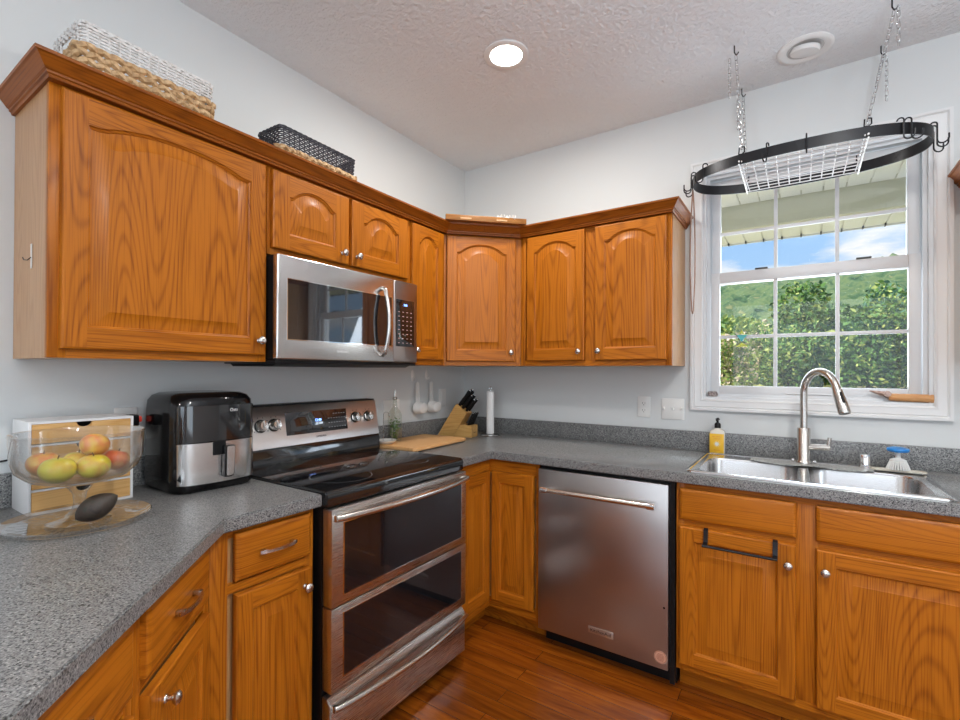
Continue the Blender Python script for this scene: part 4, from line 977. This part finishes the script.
# ---------------------------------------------------------------- baskets
def basket(loc, L, Wd, h0, h1, label, mat_top, mat_low, braid_rows, hole=True, rowp=.0085, taper=.06, sr=.0022):
    t = thing('woven_basket', label, 'basket', loc, PI/2+.02, 'woven baskets on the cabinets')
    def per(z, e=0, n=120):
        k = 1+taper*(z/h1-1); P = rrect(0, 0, L/2*k+e, Wd/2*k+e, .018, z, 5); 
        # resample evenly
        V = [Vector(p) for p in P]; V.append(V[0]); seg = [(V[i+1]-V[i]).length for i in range(len(V)-1)]; tot = sum(seg); out = []; i = 0; acc = 0
        for q in range(n):
            d = tot*q/n
            while acc+seg[i] < d: acc += seg[i]; i += 1
            out.append(V[i].lerp(V[i+1], (d-acc)/seg[i]))
        return out
    b = MB(); nrow = int((h1-h0)/rowp); n = 132
    for r in range(nrow+1):
        z = h0+(h1-h0)*r/nrow; P = per(z, 0, n); rim = r >= nrow-1
        pts = []
        for q, p in enumerate(P):
            d = Vector((p.x/(L/2), p.y/(Wd/2), 0)).normalized(); pts.append(p+d*.0022*math.sin(q*2*PI*44/n+(r % 2)*PI))
        if hole and 0 < (z-h0)/(h1-h0)-.22 < .42:
            # leave a handle opening in the near end
            run = []; runs = []
            for p in pts:
                if abs(p.y) < .038 and p.x < 0:
                    if run: runs.append(run); run = []
                else: run.append(p)
            if run: runs.append(run)
            if len(runs) == 2: runs = [runs[1]+runs[0]] if False else runs
            for rn in runs:
                if len(rn) > 2: b.tube(rn, sr, n=5)
        else: b.tube(pts, sr*(1.5 if rim else 1), n=5, close=True)
    for q in range(0, n, 3):
        A, B = per(h0-.004, 0, n)[q], per(h1, 0, n)[q]
        if hole and abs(A.y) < .038 and A.x < 0: A = A.lerp(B, .66)
        b.tube([A, B], sr*.8, n=4)
    b.build('upper_weave', mat_top, t, fix=False)
    b = MB(); rp = .021
    for r in range(braid_rows):
        z = h0-.004-rp*r
        P = per(max(z, 0), .003, 64)
        for q in range(64):
            p = P[q]; nx_ = P[(q+1) % 64]; d = (nx_-p).normalized(); up = Vector((0, 0, 1)); sgn = 1 if (q+r) % 2 else -1
            dd = (d*1.0+up*.55*sgn).normalized(); c_ = p+up*rnd.uniform(-.002, .002); o_ = d.cross(up)*rnd.uniform(0, .004)
            rr_ = rp*.52*rnd.uniform(.85, 1.2)
            b.tube([c_+o_-dd*rp*.85, c_+o_-dd*rp*.4, c_+o_*1.3, c_+o_+dd*rp*.4, c_+o_+dd*rp*.85], [rr_*.25, rr_*.85, rr_, rr_*.8, rr_*.25], n=6)
    o = b.build('lower_braid', mat_low, t, fix=False); o['label'] = 'natural tan braided lower band'
    b = MB(); P = per(.004, -.006, 60); b.rings([P, [p+Vector((0, 0, .004)) for p in P]]); b.build('bottom', mat_low, t)
    return t
SEAG = mottled('seagrass', [(.30, .17, .07), (.52, .33, .16), (.66, .46, .26)], 60, .6)
WWK = mottled('white_wicker', [(.50, .48, .45), (.72, .71, .69), (.80, .80, .79)], 90, .5); BWK = mottled('black_wicker', [(.012, .012, .014), (.03, .03, .044), (.07, .07, .075)], 90, .45)
basket((.172, -2.052, 2.090), .372, .215, .152, .216, 'long rectangular basket, white wicker above tan braid, above the big cabinet', WWK, SEAG, 7, sr=.0034)
basket((.200, -1.422, 2.090), .385, .155, .112, .192, 'long rectangular basket, black wicker above tan braid, above the microwave', BWK, SEAG, 4, hole=False, rowp=.0075, sr=.0030)
# serving tray on the corner cabinet
ty = thing('serving_tray', 'flat wooden tray resting on top of the diagonal corner cabinet', 'tray', (.50, -.50, 2.1385), PI/4)
b = MB(); b.box(-.225, .225, -.05, .20, 0, .012, .002); b.box(-.225, .225, -.058, -.046, 0, .030, .002); b.box(-.225, .225, .196, .208, 0, .030, .002); b.build('tray_base', oak('tray_wood', 'X', (.30, .13, .035), (.18, .065, .015)), ty)
b = MB(); b.box(-.145, -.085, -.0595, -.057, .008, .016, .001); b.box(.055, .115, -.0595, -.057, .008, .016, .001); b.build('end_tab', plain('pale_wood', (.60, .34, .17), .5), ty)
cl = thing('curled_ribbon', 'small white curled ribbon lying on the wooden tray', 'ribbon', (.615, -.455, 2.159), .6)
b = MB(); b.tube([(-.05+.10*i/30, .008*math.sin(i*.9), .014+.012*math.sin(i*1.3)) for i in range(31)], .0035, sq=(.3, 1)); b.build('curl', WHITEP, cl)

# ---------------------------------------------------------------- window sill things and sun catcher
wp = thing('wooden_flute', 'light wooden flute-like stick with a tapered metal tip, on the window sill', 'wooden stick', (2.362, .010, 1.2185)); wp.scale = (1.1, 1.15, 1.2)
WOODP = oak('pin_wood', 'X', (.62, .33, .14), (.50, .22, .075), .4)
b = MB(); b.tube([(-.075, 0, 0), (-.07, 0, 0), (.045, 0, -.002), (.047, 0, -.002), (.058, 0, -.002), (.060, 0, -.002)], [.011, .0135, .0145, .0165, .0165, .012], n=18); b.build('shaft', WOODP, wp)
b = MB(); b.lathe([(.0128, 0), (.0128, .004), (.001, .005)], 18, (.060, 0, -.002), axis='x'); b.build('end_cap', mottled('weathered_metal', [(.10, .09, .06), (.4, .36, .25)], 90, .5), wp)
b = MB(); b.tube([(-.070, 0, .004), (-.088, 0, .012), (-.118, 0, .018), (-.135, 0, .022)], [.012, .010, .005, .0018], n=12); b.lathe([(.011, -.004), (.011, .004), (.001, .005)], 14, (-.080, -.010, .012), axis='y'); b.build('metal_tip', mottled('copper_tip', [(.20, .12, .09), (.50, .36, .30)], 90, .35, Metallic=.8), wp)
b = MB(); R = []
for i in range(7):
    a = PI*i/6; R.append([(.024*math.sin(a)**.4*math.cos(2*PI*k/14)*(1+.1*math.sin(k*2.3+i)), .013*math.sin(a)**.4*math.sin(2*PI*k/14), .013-.0145*math.cos(a)) for k in range(14)])
b.rings(R)
tag(b.build('carved_stone', mottled('stone_marks', [(.05, .04, .04), (.30, .24, .22), (.55, .50, .48)], 130, .5), None, (1.583, .012, 1.199)), 'small dark mottled stone on the left end of the window sill', 'stone')
sc = thing('sun_catcher', 'small teal and yellow-green triangle sun catcher on the lower left pane', 'sun catcher', (1.712, .046, 1.515))
TEAL = plain('teal_glass', (.05, .42, .42), .15); LIME = plain('lime_glass', (.50, .55, .04), .2)
b = MB(); b.prism([(-.024, .0), (.024, .0), (.0, -.036)], -.0015, .0015, 'y'); b.build('teal_triangle', TEAL, sc)
b = MB(); b.prism([(-.012, .004), (.012, .004), (.0, .026)], -.0015, .0015, 'y'); b.prism([(-.030, -.062), (.030, -.062), (.0, -.038)], -.0015, .0015, 'y'); b.build('lime_triangle', LIME, sc)
b = MB(); b.tube([(-.030, -.002, .005), (.030, -.002, .005), (0, -.002, -.040), (-.030, -.002, .005)], .0012, n=5); b.build('lead_line', PRINTD, sc)

# ---------------------------------------------------------------- porch outside
def grooved(name, x0, x1, y0, y1, z, pitch, m):
    b = MB(); n = int((x1-x0)/pitch)
    for i in range(n):
        a = x0+i*pitch; b.box(a, a+pitch-.012, y0, y1, z, z+.02); 
    b.box(x0, x1, y0, y1, z+.012, z+.03); return b.build(name, m)
CREAM = plain('cream_vinyl', (.86, .83, .74), .5); TAN = plain('tan_siding', (.58, .55, .43), .55)
struct(grooved('porch_ceiling', -1, 7, .145, 2.6, 2.97, .165, CREAM))
b = MB(); b.box(-1, 7, 2.6, 2.72, 2.735, 3.0); struct(b.build('porch_beam', TAN))
b = MB(); b.box(-1, 7, 2.725, 2.80, 2.735, 2.775, .004); struct(b.build('beam_trim', VINYL))
e_ = struct(grooved('eave_soffit', -1, 7, 2.80, 3.18, 2.735, .165, CREAM)); 
b = MB()
for i in range(48): b.box(-.012+i*.165-1, .0+i*.165-1, 3.13, 3.185, 2.715, 2.737)
struct(b.build('eave_vent_ends', PRINTD, e_))
b = MB(); b.box(-1, 7, 3.185, 3.20, 2.722, 2.86); struct(b.build('eave_fascia', CREAM))
b = MB(); b.prism([(.15, 3.3), (3.25, 2.88), (3.25, 3.02), (.15, 3.6)], -1, 7, 'x'); struct(b.build('porch_roof', TAN))

# ground and hills
def grid_mesh(name, xs, ys, fn, m, smooth=True):
    V = []; Fc = []
    for y in ys:
        for x in xs: V.append((x, y, fn(x, y)))
    nx_ = len(xs)
    for j in range(len(ys)-1):
        for i in range(nx_-1): Fc.append((j*nx_+i, j*nx_+i+1, (j+1)*nx_+i+1, (j+1)*nx_+i))
    me = bpy.data.meshes.new(name); me.from_pydata(V, [], Fc); me.materials.append(m)
    me.polygons.foreach_set('use_smooth', [smooth]*len(Fc)); o = bpy.data.objects.new(name, me); COL.objects.link(o); return struct(o)
GRASS = mottled('dry_grass', [(.20, .24, .05), (.36, .33, .09), (.48, .38, .14)], 1.2, .9)
FOR_ = mottled('far_forest', [(.015, .045, .02), (.05, .11, .045), (.13, .18, .07), (.05, .11, .05), (.20, .21, .09)], .22, .95); FOR2 = mottled('near_forest', [(.05, .13, .03), (.12, .22, .05), (.24, .30, .08)], .16, .95)
def gz(x, y):
    return -.35 if y < 3 else (-.35+1.25*min(1, (y-3)/11.0)**1.2 if y < 14 else .90-.35*max(0, (y-16))*.06)
b = MB(); b.box(-4, 10, .15, 9, -.36, -.30); struct(b.build('bounce_slab', plain('bounce_pale', (.82, .80, .75), .8)))  # pale slab added to bounce sunlight up onto the porch ceiling
grid_mesh('lawn_ground', [-80+i*5 for i in range(37)], [.15, 3, 5, 7, 9, 11, 13, 15, 17, 20, 30, 45, 70, 110, 160], gz, GRASS)
def hillz(x, y):
    ridge = 53+.05*x+4*math.sin(x*.011+.6)+1.2*math.sin(x*.031+1)
    t = min(1, max(0, (y-150)/170)); base_ = -12+(ridge+12)*(t*t*(3-2*t))
    return base_+1.3*noise.noise(Vector((x*.16, y*.16, 0)))*2+1.5*noise.noise(Vector((x*.45, y*.45, 3)))*2
grid_mesh('forest_hill', [-260+i*2.6 for i in range(200)], [140+i*2.6 for i in range(76)], hillz, FOR_)
def leaf_mesh(name, blobs, n, size, mats, parent, wts=None, seed=0):
    r = np.random.default_rng(seed); V = []; Fm = []
    tot = sum(b_[3]*b_[4]+b_[3]**2 for b_ in blobs); allp = []
    for (x, y, z, rx, rz) in blobs:
        k = int(n*(rx*rz+rx*rx)/tot)
        d = r.normal(size=(k, 3)); d /= np.linalg.norm(d, axis=1)[:, None]; rad = r.uniform(.62, 1.08, (k, 1))**.7
        bump = 1+.30*np.sin(d[:, :1]*7+x*3)*np.sin(d[:, 1:2]*6+y)*np.cos(d[:, 2:]*8)
        allp.append(np.array([x, y, z])+d*rad*bump*np.array([rx, rx, rz]))
    P = np.concatenate(allp); k = len(P)
    a = r.normal(size=(k, 3)); a /= np.linalg.norm(a, axis=1)[:, None]; c_ = r.normal(size=(k, 3)); c_ -= a*(a*c_).sum(1)[:, None]; c_ /= np.linalg.norm(c_, axis=1)[:, None]
    s_ = size*r.uniform(.6, 1.3, (k, 1))
    Q = np.stack([P-a*s_, P-c_*s_*.5, P+a*s_, P+c_*s_*.5], 1).reshape(-1, 3)
    me = bpy.data.meshes.new(name); me.vertices.add(4*k); me.vertices.foreach_set('co', Q.ravel().astype(np.float32))
    me.loops.add(4*k); me.polygons.add(k); me.loops.foreach_set('vertex_index', np.arange(4*k, dtype=np.int32)); me.polygons.foreach_set('loop_start', np.arange(0, 4*k, 4, dtype=np.int32)); 
    for m in mats: me.materials.append(m)
    me.polygons.foreach_set('material_index', r.choice(len(mats), k, p=wts).astype(np.int32)); me.update(); me.validate()
    o = bpy.data.objects.new(name, me); COL.objects.link(o)
    if parent: o.parent = parent
    return o
def leafm(name, col):
    m, n, l, p = newmat(name); p.inputs['Base Color'].default_value = (*col, 1); p.inputs['Roughness'].default_value = .6; p.inputs['Transmission Weight'].default_value = 0; p.inputs['Subsurface Weight'].default_value = 0
    tl = n.new('ShaderNodeBsdfTranslucent'); tl.inputs[0].default_value = (*[min(1, c*1.5) for c in col], 1); mx = n.new('ShaderNodeMixShader'); mx.inputs[0].default_value = .15
    out = [x for x in n if x.type == 'OUTPUT_MATERIAL'][0]; l.new(p.outputs[0], mx.inputs[1]); l.new(tl.outputs[0], mx.inputs[2]); l.new(mx.outputs[0], out.inputs[0]); return m
LG = leafm('leaf_green', (.13, .26, .05)); LD = leafm('leaf_dark', (.03, .09, .02)); LY = leafm('leaf_yellow_green', (.42, .48, .13)); LP = leafm('leaf_blush', (.80, .62, .45)); LT = leafm('leaf_teal', (.08, .19, .11))
BARK = mottled('bark', [(.06, .045, .03), (.16, .12, .08)], 9, .9)
def plant(name, x, y, w, h, mats, wts, n, size, label, cat, seed, trunk=.25, grp='shrubs and trees beyond the lawn'):
    z = gz(x, y); t = thing(name, label, cat, (x, y, z), 0, grp); r = random.Random(seed); bl = []
    for k in range(9):
        a = r.random()*6.3; q = r.random()**.6; bl.append((w*.34*q*math.cos(a), w*.34*q*math.sin(a), h*(trunk+.12+(1-trunk-.25)*r.random()), w*.27*r.uniform(.7, 1.2), h*.22*r.uniform(.7, 1.25)))
    bl.append((0, 0, h*.45, w*.38, h*.36))
    if trunk < .1: bl += [(w*.28*math.cos(k*1.26), w*.28*math.sin(k*1.26), h*.13, w*.22, h*.13) for k in range(5)]
    leaf_mesh('foliage', bl, n, size, mats, t, wts, seed)
    b = MB(); b.tube([(0, 0, -.2), (.03*h, .02*h, h*.3), (-.02*h, 0, h*.6)], [h*.035, h*.025, h*.012], n=8)
    for k in range(4): b.tube([(.02*h, 0, h*.28), (w*.25*math.cos(k*1.6), w*.25*math.sin(k*1.6), h*.6)], [h*.015, h*.005], n=6)
    b.build('trunk', BARK, t)
plant('shrub', .05, 12.8, 1.6, 1.7, [LY, LP, LG], [.45, .30, .25], 5200, .065, 'pale flowering shrub at the lower left of the window view', 'shrub', 1, .05)
plant('shrub', 1.65, 14.6, 1.9, 2.0, [LG, LY, LD], [.5, .2, .3], 5200, .075, 'bright green shrub between the flowering shrub and the faucet', 'shrub', 2, .05)
plant('shrub', 3.55, 14.6, 2.1, 2.3, [LG, LD, LY], [.45, .40, .15], 6500, .075, 'broad leafy shrub behind the faucet spout', 'shrub', 3, .03)
plant('shrub', 5.55, 14.4, 2.1, 2.2, [LD, LG, LY], [.5, .4, .1], 6500, .075, 'dense dark green shrub at the lower right of the window view', 'shrub', 4, .03)
plant('shrub', 7.5, 14.8, 2.2, 2.4, [LD, LG], [.5, .5], 4000, .08, 'dark green shrub behind the right edge of the window', 'shrub', 5, .03)
plant('shrub', -1.7, 14.5, 2.2, 2.2, [LG, LY], [.6, .4], 3500, .08, 'light green shrub behind the left edge of the window', 'shrub', 6, .03)
for i, (x, y, w, h, mats, wts, lb) in enumerate((
    (-1.3, 20, 3.4, 3.1, [LY, LG], [.5, .5], 'yellow green tree rising behind the flowering shrub'),
    (1.9, 21.5, 3.2, 3.9, [LG, LY, LD], [.5, .2, .3], 'round green tree left of centre in the window view'),
    (5.0, 22, 3.2, 4.0, [LT, LG, LY], [.4, .4, .2], 'grey green tree with open crown behind the middle muntin'),
    (8.2, 21.4, 3.2, 3.8, [LG, LD], [.6, .4], 'mid green tree behind the dense dark shrub'),
    (11.6, 22, 3.6, 4.4, [LD, LG, LY], [.5, .3, .2], 'tall dark tree at the right of the window view'))):
    plant('tree', x, y, w, h, mats, wts, 6500, .12, lb, 'tree', 20+i, .12)
for i, (x, y, w, h, mats, wts, lb) in enumerate(((.3, 25.5, 3.2, 3.7, [LY, LG, LP], [.4, .4, .2], 'pale yellow green tree in the back row, seen left of the first muntin'), (3.5, 26, 3.2, 3.9, [LG, LD], [.6, .4], 'rounded green tree in the back row between the two muntins'), (7.0, 26, 3.3, 4.4, [LG, LT, LY], [.4, .3, .3], 'soft green tree in the back row beyond the faucet spout'), (10.6, 26.5, 3.3, 4.3, [LG, LY], [.6, .4], 'yellow green tree in the back row at the right pane edge'), (13.8, 27, 3.2, 4.8, [LD, LG], [.5, .5], 'dark tree in the back row hidden beyond the right pane edge'))):
    plant('tree', x, y, w, h, mats, wts, 6500, .12, lb, 'tree', 60+i, .04)
# slender tree with sparse leaves close to the house
t = thing('tree', 'slender tree with sparse pinkish leaves close to the window, at its left side', 'tree', (-.10, 6.2, gz(-.1, 6.2)), 0, None)
r = random.Random(5); b = MB(); tips = []
for k in range(16):
    a = r.random()*6.3; L1 = r.uniform(1.3, 2.6); top = Vector((.50*math.cos(a)*r.random()**.5, .5*math.sin(a), 1.1+L1*.85)); b.tube([(0, 0, .4), top*.55+Vector((0, 0, .2)), top], [.02, .011, .004], n=5); tips.append(top)
b.tube([(0, 0, -.1), (0, 0, .6)], .04, n=8); b.build('branches', BARK, t)
leaf_mesh('foliage', [(p.x, p.y, p.z-.1*j, .16, .12) for p in tips for j in (0, 3, 6)], 1500, .045, [LG, LY, LP], t, [.4, .35, .25], 9)
for i in range(17):
    rr = random.Random(100+i); x = -34+i*8.2+rr.uniform(-.5, .5); y = 75+(i % 2)*9
    plant('tree', x, y, 7.6, 6.4+rr.uniform(-1.2, 2), [[LG, LY], [LD, LG], [LG, LT]][i % 3], [.5, .5], 1500, .42, 'round green tree in the distant tree line below the forested hill', 'tree', 200+i, .02, 'distant tree line')
